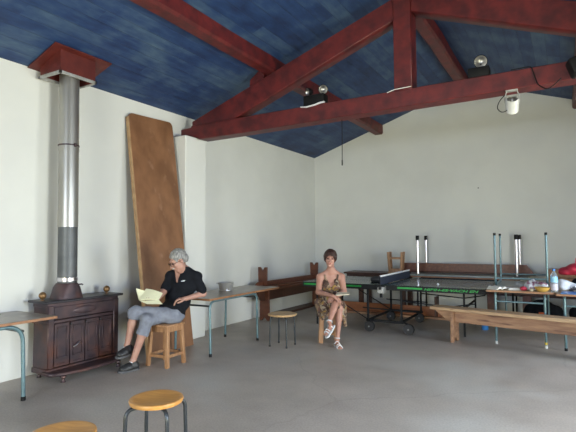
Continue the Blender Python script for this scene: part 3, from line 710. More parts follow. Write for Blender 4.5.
# net
nt_ = empty('net_assembly'); nt_.parent = tt; nt_.location = (-.05, 0, 0)
b = MB(); b.box((-.004, -PWD/2-.13, PH+.008), (.004, PWD/2+.13, PH+.145), .001); b.build('net', 'net', nt_)
b = MB(); b.box((-.008, -PWD/2-.13, PH+.134), (.008, PWD/2+.13, PH+.162), .002); b.build('net_tape', 'white_tape', nt_)
for s in (-1, 1):
    b = MB(); b.tube([(0, s*(PWD/2+.13), PH-.06), (0, s*(PWD/2+.13), PH+.155)], .008, 10); b.box((-.02, s*(PWD/2+.13)-.02 if s > 0 else s*(PWD/2+.13)-.02, PH-.07), (.02, s*(PWD/2+.13)+.02, PH-.03), .004); b.build('net_post', 'black_matte', nt_)
    b = MB(); y0, y1 = sorted((s*(PWD/2-.04), s*(PWD/2+.13))); b.box((-.05, y0, PH-.13), (.05, y1, PH-.03), .008); b.build('net_clamp', 'galv' if s < 0 else 'black_matte', nt_)
    b = MB(); b.tube([(0, s*(PWD/2+.08), PH-.20), (0, s*(PWD/2+.08), PH-.12)], .024, 12); b.build('tension_knob', 'black_plastic', nt_)
# undercarriage
def leg(x, y, z0, z1, r=.016): 
    b = MB(); b.box((x-r, y-r, z0), (x+r, y+r, z1), .003); return b.build('leg', 'black_matte', tt)
WH = {}
for x, wx in ((-.33, -.25), (.24, .40)):
    for y, wy in ((-.70, -.86), (.58, .34)):
        leg(x, y, .15, PH-.03)
        if y > 0: wx -= .01 if x < 0 else .13
        b = MB(); sgn = 1
        for q in (-.022, .022):
            b.lathe([(.030, -.013), (.080, -.016), (.085, 0), (.080, .016), (.030, .013)], 28, mat=Matrix.Translation((wx, wy+q, .085)) @ Matrix.Rotation(R(90), 4, 'X'))
        wh = b.build('wheel', 'rubber', tt)
        b = MB(); b.lathe([(0, -.018), (.034, -.018), (.034, .018), (0, .018)], 20, mat=Matrix.Translation((wx, wy, .085)) @ Matrix.Rotation(R(90), 4, 'X')); b.tube([(wx, wy-.045, .085), (wx, wy+.045, .085)], .014); b.build('hub', 'grey_plastic', wh)
        b = MB(); b.tube([(x, y, .16), (wx, wy, .16), (wx, wy, .10)], .014, 8); b.build('wheel_arm', 'black_matte', tt)
for y in (-.70, .58):
    b = MB(); b.box((-.36, y-.018, .135), (.27, y+.018, .175), .004); b.build('frame_rail', 'black_matte', tt)
    b = MB(); b.tube([(-.42, y, .36), (.36, y, .34)], .010, 8); b.build('frame_rail', 'black_matte', tt)
    b = MB(); b.tube([(-.28, y+.02, .13), (-1.0, y+.02, .52)], .010, 8); b.build('strut', 'black_matte', tt)
    b = MB(); b.tube([(.24, y+.02, .50), (1.0, y+.02, .45), (1.36, y+.02, .52)], .010, 8); b.build('strut', 'black_matte', tt)
b = MB(); b.box((-.35, -.7, .14), (-.31, .58, .17), .004); b.box((.22, -.7, .14), (.26, .58, .17), .004); b.build('frame_rail', 'black_matte', tt)
for x in (1.20, -1.32):
    for y in (-.62, .55):
        leg(x, y, 0, PH-.03, .014)
    b = MB(); b.box((x-.012, -.62, .42), (x+.012, .55, .45), .003); b.build('frame_rail', 'black_matte', tt)
for s in (-1, 1):
    b = MB(); b.tube([(s*.9, -.60, PH-.05), (s*.9, .58, PH-.05)], .012, 8); b.build('frame_rail', 'black_matte', tt)

# ball on table
q = MB(); q.sphere((0, 0, .02), .02); o = q.build('table_tennis_ball', 'white_leather'); o.location = (3.46, 7.80, PH+.001); tag(o, 'small white ball lying on the table tennis table', 'ball')
# dark bag lying on the table left of the net
F = Field((-.2, -.15, -.02), (.2, .15, .16), .01); F.ell((-.04, 0, .05), (.12, .09, .05)); F.ell((.06, 0, .055), (.08, .08, .055)); F.cone((-.12, 0, .03), (.12, .02, .03), .04, .05); F.noise(.004, 30); F.plane((0, 0, 0), (0, 0, -1))
o = fbuild(F, 'cloth_bundle', nmat('dark_grey_cloth', (.06, .065, .075), rough=.9), None); o.location = (2.40, 8.0, PH+.002); tag(o, 'crumpled dark grey cloth on the table tennis table left of the net', 'cloth')

# ------------------------------------------------------------------ things along the back wall
td = empty('wooden_table', (1.85, 9.82, 0)); tag(td, 'dark wooden table by the back wall behind the woman', 'table')
b = MB(); b.box((-.80, -.30, .775), (.52, .30, .81), .005); b.build('tabletop', 'bench_dark', td)
b = MB(); b.box((-.75, -.26, .72), (.48, -.23, .776), .003); b.box((-.75, .23, .72), (.48, .26, .776), .003); b.build('apron', 'bench_dark', td)
for x in (-.42, .50):
    for y in (-.24, .24):
        b = MB(); b.box((x-.05, y-.03, 0), (x+.05, y+.03, .74), .005); b.build('leg', 'bench_dark', td)
s = wood_stool('small pine stool turned upside down on the table by the back wall', H=.44, W_=.30, mat='pine', group=None); place(s, 2.20, 9.61, z=1.251, rx=PI, rz=R(8))
ta = school_table(1.95, .72, .79, 'laminate_green', (.12, .12), 'grey-green school table under the upturned table by the back wall', tube='black_matte')
place(ta, 3.55, 9.72, rz=R(90))
# upturned chrome legged table on top
tc_ = empty('chrome_legged_table', (3.60, 9.72, 1.585), (PI, 0, 0)); tag(tc_, 'upturned table with four thick chrome legs pointing up by the back wall', 'table')
b = MB(); b.box((-1.05, -.37, .765), (1.05, .37, .792), .003); b.build('tabletop', 'laminate_green', tc_)
for x in (-.89, .885):
    for y in (-.33, .33):
        b = MB(); b.lathe([(.028, .05), (.028, .765)], 20, (x, y, 0)); lg = b.build('leg', 'chrome', tc_)
        b = MB(); b.lathe([(.033, 0), (.034, .085), (.028, .09)], 20, (x, y, 0)); b.build('foot_cap', 'black_plastic', lg)
        b = MB(); b.lathe([(.05, .755), (.05, .765)], 16, (x, y, 0)); b.build('mounting_plate', 'black_matte', lg)
# long bench laid upside down between those legs: its apron stands up
b3 = trestle_bench(2.62, .20, .19, 'long red-brown board bench lying upturned between the chrome legs', ('bench_dark', 'bench_wood', 'bench_dark'), apron=.165, leg_in=.30, name='low_bench', notch=False, seat_t=.03, legw=.06)
for c in list(kids(b3)):
    if c.name.startswith('leg'): bpy.data.objects.remove(c)
place(b3, 3.45, 9.89, z=1.022, rx=PI)
# orange-brown bench lying upturned on the floor under the tables
b4 = trestle_bench(2.6, .42, .24, 'orange-brown bench lying upturned on the floor under the table tennis table', ('pine_rough', 'bench_wood', 'bench_dark'), apron=.18, leg_in=.30, name='trestle_bench', cut=.05)
place(b4, 2.10, 9.22, z=.42, rx=PI)
for c in kids(b4):
    if c.name.startswith('apron'): c.data.materials[0] = nmat('orange_brown_board', (.34, .12, .045), (.24, .08, .03), rough=.5, scale=6)
b5 = trestle_bench(2.4, .52, .30, 'dark brown bench standing by the back wall behind the right tables', ('bench_dark', 'bench_dark', 'bench_dark'), apron=.04, leg_in=.28, notch=False)
for c in list(kids(b5)):
    if c.name.startswith('leg'): bpy.data.objects.remove(c)
for x in (-1.04, -.44, 1.0):
    b = MB(); b.box((x-.07, -.12, 0), (x+.07, .12, .475), .006); b.build('leg', 'bench_wood', b5)
place(b5, 5.05, 9.74)

# ------------------------------------------------------------------ tables on the right
GR = 'teal framed tables on the right'
t1 = school_table(1.50, .86, .77, 'laminate_tan', (.05, .10), 'tan topped teal table carrying the upturned table and the bowl', cross=.12, ix=.115, feet='white_rubber', rb=.05)
place(t1, 4.665, 8.15)
t2 = school_table(1.50, .88, .76, 'laminate_tan', (.05, .10), 'teal legged table at the right edge under the bags', cross=.12, ix=.10, rb=.05)
place(t2, 5.555, 8.10)
t3 = school_table(1.16, .76, .825, 'laminate_green', (.08, .08), 'upturned teal table with its legs in the air on the tan table', cross=.10, ix=.035, top_t=.024, rb=.07)
place(t3, 4.645, 8.32, z=1.597, rx=PI, rz=R(2))
o = MB(); o.lathe([(.019, 0), (.019, .03)], 14); o = o.build('tape_band', 'yellow', t1); o.location = (.315, -.70, .05)

rb = trestle_bench(2.7, .50, .25, 'weathered pine plank bench with slanted apron in front of the right tables', ('pine_top', 'pine_rough', 'pine_rough'), apron=.17, leg_in=.33, cut=.22, seat_t=.045, notch=True)
yaw_b = math.atan2(6.86-7.27, 5.33-3.46)
place(rb, 3.46+1.35*math.cos(yaw_b)+.02, 7.27+1.35*math.sin(yaw_b)+.10, rz=yaw_b)

# ------------------------------------------------------------------ stools
s = round_stool('honey wood round stool in the foreground with four dark metal legs', 'stool_wood'); place(s, 2.87, 2.31, rz=R(20))
s = round_stool('honey wood round stool cut off at the bottom left corner', 'stool_wood'); place(s, 2.85, 1.64, rz=R(20))
s = round_stool('pale round stool with thin dark legs between the long table and the woman', 'stool_wood_pale', D=.42, H=.46, spread=.16, rt=.011, th=.03, out=-.02); place(s, 1.72, 5.83, rz=R(3))
ms = wood_stool('square pine stool under the seated man', H=.50, W_=.32, mat='pine'); place(ms, 1.00, 4.27, rz=R(3))
ws = wood_stool('square pale pine stool under the seated woman', H=.47, W_=.28, mat='pine', s_=.032); place(ws, 2.165, 6.42, rz=R(28))

# ------------------------------------------------------------------ things on the right tables
def book_open(w_, h_, name, label, mat, lift=.04, cat='book'):
    o = empty(name); tag(o, label, cat)
    for s in (-1, 1):
        b = bmesh.new(); n = 10; top = []; bot = []
        for k in range(n+1):
            t = k/n; x = s*t*w_; z = lift*math.sin(PI*min(1, t*1.1))*.6 + .004
            top.append([b.verts.new((x, y, z+.008*(1-t)+.004)) for y in (-h_/2, h_/2)]); bot.append([b.verts.new((x, y, z*.4)) for y in (-h_/2, h_/2)])
        for k in range(n):
            b.faces.new((top[k][0], top[k+1][0], top[k+1][1], top[k][1])); b.faces.new((bot[k][1], bot[k+1][1], bot[k+1][0], bot[k][0]))
            b.faces.new((bot[k][0], bot[k+1][0], top[k+1][0], top[k][0])); b.faces.new((top[k][1], top[k+1][1], bot[k+1][1], bot[k][1]))
        b.faces.new((top[n][0], bot[n][0], bot[n][1], top[n][1])); b.faces.new((bot[0][0], top[0][0], top[0][1], bot[0][1]))
        bmesh.ops.recalc_face_normals(b, faces=b.faces)
        m = MB(); m._add(b); m.build('pages', mat, o)
    return o
ZT = .771
o = book_open(.105, .20, 'open_book', 'white open book with curling pages at the left end of the tan table', 'white_paper', .055); place(o, 4.37, 7.53, ZT, R(50))
b = MB()
for k in range(5): b.box((-.09, -.065, k*.006), (.09, .065, k*.006+.0055), 0, mat=Matrix.Rotation(R(k*1.5), 4, 'Z'))
o = b.build('paper_stack', 'white_paper'); place(o, 4.605, 7.56, ZT, R(10)); tag(o, 'low stack of white papers next to the open book', 'papers')
F = Field((-.24, -.16, -.02), (.24, .16, .20), .008)
F.ell((-.03, 0, .05), (.12, .10, .06)); F.ell((.07, .01, .045), (.09, .08, .05)); F.ell((.0, .02, .10), (.09, .07, .045)); F.noise(.013, 45, 3); F.plane((0, 0, 0), (0, 0, -1))
o = fbuild(F, 'crumpled_cloth', nmat('patterned_cloth', (.6, .62, .66), (.25, .10, .16), rough=.85, scale=14, contrast=(.42, .5)), None); place(o, 4.86, 7.62, ZT+.006, 0); tag(o, 'crumpled white and dark red cloth on the tan table', 'cloth')
F = Field((-.06, -.06, -.01), (.06, .06, .08), .006); F.ell((0, 0, .03), (.045, .04, .03)); F.noise(.003, 60, 2); F.plane((0, 0, 0), (0, 0, -1))
o = fbuild(F, 'woollen_hat', 'red_cloth', None); place(o, 4.72, 7.47, ZT); tag(o, 'small dark red hat beside the crumpled cloth', 'hat')
b = MB(); b.lathe([(0, .002), (.045, .002), (.07, .015), (.095, .055), (.10, .065), (.095, .065), (.088, .055), (.06, .02), (0, .012)], 36, cap=False); o = b.build('amber_bowl', 'amber'); place(o, 4.955, 7.43, ZT); tag(o, 'amber yellow bowl on the front edge of the tan table', 'bowl')
b = MB(); b.sphere((0, 0, .022), .03, sc=(1, .8, .72)); o = b.build('bread_roll', 'cream_cover'); place(o, 4.825, 7.42, ZT); tag(o, 'small pale roll lying just left of the amber bowl', 'bread')
# bottle
bo = empty('water_bottle', (5.10, 7.47, ZT-.001)); tag(bo, 'clear plastic water bottle with blue cap and blue label', 'bottle')
b = MB(); b.lathe([(0, .004), (.03, 0), (.044, .01), (.045, .05), (.042, .06), (.045, .07), (.045, .11), (.042, .125), (.045, .14), (.045, .21), (.040, .235), (.018, .275), (.015, .295), (0, .296)], 32); b.build('body', 'clear', bo)
b = MB(); b.lathe([(.0455, .135), (.0465, .135), (.0465, .215), (.0455, .215)], 32); lb = b.build('label', nmat('blue_label', (.10, .42, .72), (.45, .7, .85), rough=.4, scale=12), bo)
b = MB(); b.lathe([(.0455, .03), (.0462, .03), (.0462, .12), (.0455, .12)], 32); b.build('lower_label', nmat('grey_label', (.42, .40, .52), (.55, .55, .65), rough=.4, scale=14), bo)
b = MB(); b.lathe([(0, .292), (.019, .292), (.019, .318), (.016, .320), (0, .320)], 24); b.build('cap', 'blue_plastic', bo)
# white trainer-like bundle, mat, red bag, black bag
F = Field((-.24, -.2, -.02), (.26, .2, .26), .009)
F.ell((-.06, 0, .08), (.09, .09, .08)); F.ell((.07, 0, .05), (.11, .09, .05)); F.cone((-.08, 0, .11), (.11, 0, .06), .05, .04); F.noise(.009, 32, 5); F.plane((0, 0, 0), (0, 0, -1))
o = fbuild(F, 'white_bag', nmat('white_bag_cloth', (.72, .75, .82), (.55, .58, .66), rough=.8, scale=8, c3=(.06, .06, .08), s3=6, k3=(.58, .62)), None); place(o, 5.27, 7.76, .764); tag(o, 'white and dark soft bag lying right of the water bottle', 'bag')
b = MB(); b.box((-.2, -.14, 0), (.24, .14, .012), .004); o = b.build('blue_mat', 'blue_plastic'); place(o, 5.38, 7.49, .7605, R(-3)); tag(o, 'flat bright blue mat on the edge of the right table', 'mat')
bk = empty('black_backpack', (5.58, 8.12, .761)); tag(bk, 'black backpack lying on the right edge table under the red bag', 'bag')
F = Field((-.34, -.26, -.02), (.36, .26, .26), .011); F.ell((0, 0, .10), (.27, .18, .10)); F.cone((-.14, 0, .08), (.2, 0, .09), .09, .1); F.noise(.008, 26, 8); F.plane((0, 0, 0), (0, 0, -1)); fbuild(F, 'bag_body', 'black_cloth', bk)
b = MB(); b.tube([(-.2, -.17, .05), (0, -.2, .12), (.18, -.17, .06)], .012, 8); b.build('strap', 'black_cloth', bk)
rg = empty('red_bag', (5.46, 8.16, .968)); tag(rg, 'red nylon bag with a loop handle heaped on the black backpack', 'bag')
F = Field((-.40, -.24, -.06), (.38, .24, .30), .010); F.ell((.02, 0, .09), (.25, .15, .10)); F.cone((-.27, 0, .03), (.06, 0, .11), .05, .11); F.ell((-.12, .02, .05), (.2, .12, .07)); F.noise(.010, 24, 12); F.plane((0, 0, .0), (0, 0, -1)); fbuild(F, 'bag_body', 'red_cloth', rg)
b = MB(); b.tube(bend([(-.09, 0, .17), (-.08, 0, .27), (.06, 0, .28), (.09, 0, .17)], .05), .010, 8); b.build('loop_handle', 'red_cloth', rg)
# bags on the floor below
for i, (x, y, sx, lab) in enumerate(((4.88, 9.14, .25, 'black sports bag with orange tab on the floor under the tan table'), (5.58, 9.14, .25, 'black sports bag with orange tab under the right edge table'))):
    g = empty('sports_bag', (x, y, 0)); tag(g, lab, 'bag', 'black bags on the floor under the right tables')
    F = Field((-.4, -.25, -.02), (.4, .25, .48), .013); F.ell((0, 0, .23), (sx, .17, .24)); F.cone((-sx*.55, 0, .24), (sx*.55, 0, .24), .17, .17); F.ell((.05, -.12, .2), (sx*.6, .08, .14)); F.noise(.010, 20, 20+i); F.plane((0, 0, 0), (0, 0, -1)); fbuild(F, 'bag_body', 'black_cloth', g)
    b = MB(); b.box((-.05, -.222, .26), (.045, -.200, .285), .003); b.build('orange_tab', 'orange', g)
    b = MB(); b.tube([(-.2, -.16, .18), (-.05, -.215, .36), (.12, -.19, .30), (.22, -.14, .12)], .010, 8); b.build('strap', 'black_cloth', g)
b = MB(); b.lathe([(0, 0), (.05, 0), (.055, .01), (.05, .12), (.0, .12)], 20); o = b.build('blue_cup', 'blue_plastic'); place(o, 4.05, 8.50); tag(o, 'small bright blue cup standing on the floor behind the plank bench', 'cup')

# ------------------------------------------------------------------ on the tie beam
def twin_light(x, y, z, label, heads, rz=0, hw=.155, hh=.155, hr=1.0):
    t = empty('emergency_light', (x, y, z), (0, 0, rz)); tag(t, label, 'lamp')
    b = MB(); b.box((-hw, -.075, .0), (hw, .075, hh), .012, seg=2); b.build('battery_box', 'black_plastic', t)
    for (hx, ang) in heads:
        m = Matrix.Translation((hx, -.0, hh+.066*hr)) @ Matrix.Rotation(R(ang), 4, 'Z') @ Matrix.Rotation(R(104), 4, 'X') @ Matrix.Scale(hr, 4)
        b = MB(); b.lathe([(0, -.055), (.03, -.05), (.062, .0), (.066, .025), (.060, .027)], 28, mat=m, cap=False); b.tube([(hx, .03, hh-.01), (hx, .03, hh+.06)], .014, 8); h = b.build('lamp_head', 'black_plastic', t)
        b = MB(); b.lathe([(0, -.018), (.03, -.008), (.058, .02), (.0595, .024)], 28, mat=m, cap=False); b.build('reflector', 'lamp_silver', h)
    return t
twin_light(2.37, 5.665, 3.322, 'black twin lamp emergency light on the tie beam left of the king post', ((-.10, -40), (.115, 25)))
o = MB(); n = 12
o.tube([(-.17, 0, 0), (-.08, -.005, -.012), (.05, -.005, .0), (.12, -.0, .018), (.18, 0, .022)], .03, 8, flat=.35); o = o.build('white_pad', 'white_cloth'); place(o, 2.37, 5.566, 3.318); tag(o, 'thin white pad wedged under the black twin lamp light', 'pad')
twin_light(4.465, 5.665, 3.328, 'black single lamp emergency light on the tie beam right of the king post', ((.015, 15),), hw=.115, hh=.12, hr=1.15)
k = empty('floodlight', (5.53, 5.46, 3.26), (0, R(-20), R(10))); tag(k, 'black floodlight clipped to the tie beam at the right picture edge', 'lamp')
b = MB(); b.box((-.20, -.09, -.09), (.20, .09, .09), .02, seg=2); b.build('housing', 'black_plastic', k)
b = MB(); b.box((-.17, -.095, -.10), (.17, .06, -.088), .004); b.build('glass_plate', 'white_leather', k)
sp = empty('spotlight', (4.80, 5.60, 3.12)); tag(sp, 'white cylindrical spotlight hanging under the tie beam', 'lamp')
m = Matrix.Translation((.0, 0, -.15)) @ Matrix.Rotation(R(48), 4, 'X') @ Matrix.Rotation(R(6), 4, 'Y')
b = MB(); b.lathe([(.058, -.09), (.066, -.088), (.068, .05), (.06, .07), (.054, .07), (.054, -.08)], 28, mat=m, cap=False); b.build('can', 'lamp_body', sp)
b = MB(); b.lathe([(0, .035), (.05, .045), (.054, .065)], 28, mat=m, cap=False); b.sphere((0, 0, .05), .022, mat=m); b.build('reflector', 'lamp_silver', sp)
b = MB(); b.tube(bend([(-.05, 0, .0), (-.075, 0, -.08), (-.06, 0, -.17)], .03), .007, 8); b.tube(bend([(.05, 0, 0), (.075, 0, -.08), (.06, 0, -.17)], .03), .007, 8); b.box((-.06, -.03, -.01), (.06, .03, .005), .002); b.build('bracket', 'galv', sp)
b = MB(); b.tube(bend([(-.06, 0, -.03), (-.13, 0, -.10), (-.155, 0, -.18), (-.10, 0, -.235), (-.03, 0, -.20), (.0, 0, -.23)], .05), .005, 8); b.build('cable', 'black_plastic', sp)
b = MB(); b.tube(bend([(4.80, 5.57, 3.338), (4.93, 5.57, 3.340), (5.0, 5.535, 3.33), (5.02, 5.545, 3.25), (5.05, 5.53, 3.12), (5.14, 5.52, 3.05), (5.20, 5.50, 3.08), (5.27, 5.48, 3.14)], .05), .006, 8); o = b.build('draped_cable', 'black_plastic'); tag(o, 'black cable draped over the tie beam towards the right floodlight', 'cable')
b = MB(); b.tube([(3.42, 5.54, 3.31), (3.52, 5.53, 3.33), (3.72, 5.53, 3.335)], .005, 8); o = b.build('white_cable', 'white_paper'); tag(o, 'short white cable at the foot of the king post', 'cable')
b = MB(); b.tube([(2.74, 5.70, 3.10), (2.742, 5.70, 2.9), (2.738, 5.70, 2.54)], .0055, 8); b.tube([(2.738, 5.70, 2.56), (2.738, 5.70, 2.49)], .009, 8); o = b.build('pull_cord', 'black_plastic'); tag(o, 'thin dark cord hanging straight down from the tie beam', 'cord')
b = MB(); b.sphere((0, 0, 0), .012); o = b.build('wall_hook', 'black_plastic'); p_ = at(470, 169, 10); place(o, 3.75, Y0-.008, 2.55); tag(o, 'tiny dark hook on the bare upper part of the back wall', 'hook')

b = MB()
for k_ in range(3): b.box((0, 0, k_*.15), (.8, .35, k_*.15+.14), .004)
for x in (.01, .77): b.box((x, -.012, 0), (x+.02, .0, .44), .002)
o = b.build('wooden_crate', 'pine'); place(o, 4.96, 9.60, .521); tag(o, 'tan wooden crate on the dark bench behind the water bottle', 'crate')

# ------------------------------------------------------------------ people
def basis(fwd, up):
    f = Vector(fwd).normalized(); x = (-f).cross(Vector(up)).normalized(); z = x.cross(-f).normalized()
    return np.array([[x[0], -f[0], z[0]], [x[1], -f[1], z[1]], [x[2], -f[2], z[2]]])      # columns: right(+x), back(+y), up
def V3(p): return np.array([p[0], p[1], p[2]], dtype=float)
def bounds(ps, m): a = np.array([V3(p) for p in ps]); return a.min(0)-m, a.max(0)+m
class Head:
    def __init__(s, c, B, k): s.c = V3(c); s.B = B; s.k = k
    def w(s, p): return s.c + s.B @ (np.array(p, dtype=float)*s.k)
    def e(s, F, c, r, k=.015, sub=False): F.ell(s.w(c), [q*s.k for q in r], s.B, k, sub)
    def skin(s, F):
        s.e(F, (0, .018, .035), (.074, .092, .085)); s.e(F, (0, -.028, -.035), (.058, .062, .078), .03)
        s.e(F, (0, -.062, -.098), (.026, .022, .020), .025); s.e(F, (0, -.078, .032), (.052, .018, .014), .015)
        for q in (-1, 1):
            s.e(F, (q*.036, -.062, -.020), (.026, .022, .022), .02); s.e(F, (q*.031, -.098, .008), (.017, .014, .011), .010, True)
            s.e(F, (q*.076, .008, -.008), (.009, .018, .030), .006); s.e(F, (q*.012, -.102, -.031), (.009, .010, .008), .006)
        a, b = s.w((0, -.085, .014)), s.w((0, -.112, -.028)); F.cone(a, b, .009*s.k, .013*s.k, .010)
        s.e(F, (0, -.092, -.058), (.024, .010, .007), .008); s.e(F, (0, -.088, -.068), (.019, .010, .007), .008)
    def hair(s, name, mat, parent, vol=1.0, low=0, fr=0, ear=0):
        F = Field(s.c-.17*s.k, s.c+.17*s.k, .0045); v = .014*vol
        s.e(F, (0, .020, .040), (.073+v, .090+v, .084+v), 0); s.e(F, (0, .055, -.01), (.060+v, .05+v, .06), .03)
        def cut(c, r, k=.01): s.e(F, c, r, k, True)
        cut((0, -.105, -.03+fr), (.085, .085, .092)); cut((0, -.03, -.15+low), (.16, .15, .085))
        for q in (-1, 1): cut((q*.085, -.010, -.035+ear), (.034, .050, .050))
        F.noise(.0018, 80, 3)
        return fbuild(F, name, mat, parent)
def hand(F, wrist, d, n, s=1.0, thumb=1, curl=(25, 35, 25), spread=.06):
    """palm and five fingers; d points to the fingers, n is the palm normal, thumb = side along n x d"""
    w_ = Vector(wrist); d = Vector(d).normalized(); n = Vector(n); n = (n-d*n.dot(d)).normalized(); t = n.cross(d).normalized()*thumb
    F.cone(w_, w_+d*.03*s, .022*s, .022*s, .015)
    lens = (.042, .047, .043, .034)
    for i in range(4):
        off = (1.5-i)*.0195*s
        k0 = w_ + d*.082*s + t*off*1.0 - n*.002; base = w_ + d*.02*s + t*off*.5
        F.cone(base, k0, .014*s, .0115*s, .010)
        v = (d + t*off*spread/.02).normalized(); p = k0; L_ = lens[i]*s; r0 = .0092*s
        for j, (fr, c) in enumerate(zip((1, .65, .5), curl)):
            a = R(c); v = (v*math.cos(a) + n*math.sin(a)).normalized()
            q = p + v*L_*fr; F.cone(p, q, r0*(1-.08*j), r0*(.93-.1*j), .004); p = q
    b0 = w_ + d*.02*s + t*.020*s; b1 = b0 + (d*.6+t*.75+n*.35).normalized()*.045*s; b2 = b1 + (d*.85+t*.35+n*.3).normalized()*.032*s; b3 = b2 + (d*.95+t*.05+n*.25).normalized()*.026*s
    F.cone(b0, b1, .016*s, .0125*s, .010); F.cone(b1, b2, .0115*s, .010*s, .004); F.cone(b2, b3, .010*s, .0085*s, .004)
def shoe(name, ankle, heel, toe, mat, sole, parent, up=(0, 0, 1), s=1.0):
    h_, t_, a_ = Vector(heel), Vector(toe), Vector(ankle); ax = (t_-h_).normalized(); U = Vector(up); U = (U-ax*U.dot(ax)).normalized(); S = ax.cross(U)
    lo, hi = bounds([h_, t_, a_], .12); F = Field(lo, hi, .005)
    L_ = (t_-h_).length; hh = h_+ax*.04+U*.045
    F.cone(hh, h_+ax*L_*.55+U*.042, .042*s, .046*s, .02); F.cone(h_+ax*L_*.5+U*.038, t_-ax*.045+U*.033, .050*s, .042*s, .02)
    F.cone(hh+U*.01, hh+(a_-hh)*.75, .042*s, .042*s, .02); F.ell(h_+ax*L_*.72+U*.03+S*0, (.05, .05, .03), None, .02)
    F.plane(V3(h_), V3(-U)); G = F.mesh(name)
    o = link(name, G, mat, parent, True, 80)
    F = Field(lo, hi, .005); F.cone(h_+ax*.035, t_-ax*.04, .045*s, .052*s, .0); F.plane(V3(h_-U*.004), V3(-U)); F.plane(V3(h_+U*.02), V3(U)); fbuild(F, 'sole', sole, o)
    return o

# ---- the man on the pine stool
man = empty('person', (1.00, 4.27, 0)); tag(man, 'seated grey-haired man in black polo shirt and grey shorts reading a booklet', 'person')
def rb_(o, root): o.location = -Vector(root.location); return o          # the meshes are built in the room's coordinates
J = dict(hipL=at(174, 316, 5.77), hipR=at(169, 314.5, 5.95), kneeL=at(135, 312, 5.62), kneeR=at(147, 320.5, 5.55), ankL=at(127, 346, 5.57), ankR=at(133, 361, 5.48),
         waist=at(178, 300, 5.86), chest=at(184, 284, 5.87), neck=at(183.5, 269, 5.87), shL=at(196.5, 277, 5.83), shR=at(171, 276, 5.92),
         elL=at(203, 293.5, 5.87), wrL=at(186, 298.5, 5.69), elR=at(164, 291, 5.83), wrR=at(157.5, 299, 5.62), head=at(178.5, 260.5, 5.80))
J['pelvis'] = (J['hipL']+J['hipR'])/2 + Vector((0, 0, .035))
def torso(F, J, g=0.0, s=1.0, female=False):
    Z = (J['neck']-J['pelvis']).normalized(); X = (J['shL']-J['shR']).normalized(); Y = Z.cross(X).normalized(); X = Y.cross(Z)
    B = np.array([[X[i], Y[i], Z[i]] for i in range(3)])
    F.cone(J['shL'], J['shR'], .050*s+g, .050*s+g, .03)
    for q in 'LR': F.cone(J['neck']+Z*.01, J['sh'+q], .045*s+g*.7, .046*s+g*.7, .03)
    F.ell(J['chest'], ((.158*s)+g, (.105*s)+g, (.15*s)+g), B, .04); F.ell(J['waist'], (.150*s+g, (.125*s)+g, .15*s+g), B, .04)
    F.ell(J['pelvis'], (.165*s+g, .125*s+g, .11*s+g), B, .04)
    return B
root = man
allp = list(J.values())
lo, hi = bounds(allp+[at(118, 376, 5.35), at(180, 247, 5.8)], .10)
F = Field(lo, hi, .006)
B = torso(F, J)
F.cone(J['neck']-Vector((0, 0, .03)), J['head']+Vector((0, 0, -.03))+(J['neck']-J['head'])*.1, .062, .056, .025)
for q in 'LR':
    F.cone(J['hip'+q], J['knee'+q], .082, .056, .04); mid = (J['knee'+q]*.65+J['ank'+q]*.35)
    F.cone(J['knee'+q], mid, .052, .052, .02); F.cone(mid, J['ank'+q], .050, .034, .02)
    F.cone(J['sh'+q], J['el'+q], .052, .042, .03); F.cone(J['el'+q], J['wr'+q], .040, .026, .02)
vd = -_fw; left = -_r
hand(F, J['wrL'], (at(174, 299.5, 5.66)-J['wrL']), (0, 0, -1) + 0*vd if False else Vector((0, 0, -1))+left*.4, 1.0, thumb=-1, curl=(30, 45, 30))
hand(F, J['wrR'], (at(150, 301, 5.52)-J['wrR']), Vector((0, 0, 1))+left*.2, 1.0, thumb=1, curl=(15, 25, 15))
for q, (hl, te) in {'L': (at(132.5, 352.5, 5.60), at(117.5, 358.5, 5.44)), 'R': (at(137.5, 370, 5.52), at(119.5, 375.5, 5.37))}.items():
    F.cone(J['ank'+q], hl+(te-hl)*.2+Vector((0, 0, .035)), .034, .034, .02); F.cone(hl+(te-hl)*.2+Vector((0, 0, .035)), hl+(te-hl)*.8+Vector((0, 0, .03)), .034, .028, .02)
hfw = left*.80 + vd*.50 + Vector((0, 0, -.52)); HB = basis(hfw, (0, 0, 1)); HM = Head(J['head'], HB, 1.08)
HM.skin(F)
F.boxsub((.83, 4.10, .3), (1.17, 4.44, .504))
rb_(fbuild(F, 'body', 'skin_man', man), man)
hr = rb_(HM.hair('hair', 'grey_hair', man, vol=.85, low=.03, fr=.018, ear=.008), man)
mo = Field(HM.c-.17, HM.c+.17, .004); HM.e(mo, (0, -.098, -.047), (.030, .012, .010), 0); rb_(fbuild(mo, 'moustache', nmat('white_hair', (.55, .53, .5), rough=.7, scale=40), man), man)
TM = Matrix.Translation(Vector(HM.c)) @ Matrix([list(HB[i])+[0] for i in range(3)]+[[0, 0, 0, 1]]).to_4x4() @ Matrix.Scale(1.08, 4)
b = MB()
for q in (-1, 1):
    b.torus((0, 0, 0), .021, .0022, mat=TM @ Matrix.Translation((q*.031, -.108, .004)) @ Matrix.Rotation(R(90), 4, 'X'), n=20, m=6)
    b.tube([(q*.052, -.106, .006), (q*.079, -.05, .008), (q*.084, .02, .0)], .0022, 6, mat=TM)
b.tube([(-.010, -.110, .006), (0, -.114, .010), (.010, -.110, .006)], .002, 6, mat=TM); rb_(b.build('glasses', 'black_plastic', man), man)
for q in (-1, 1):
    b = MB(); b.sphere((q*.031, -.084, .006), .0105, mat=TM); rb_(b.build('eye', 'eye', man), man)
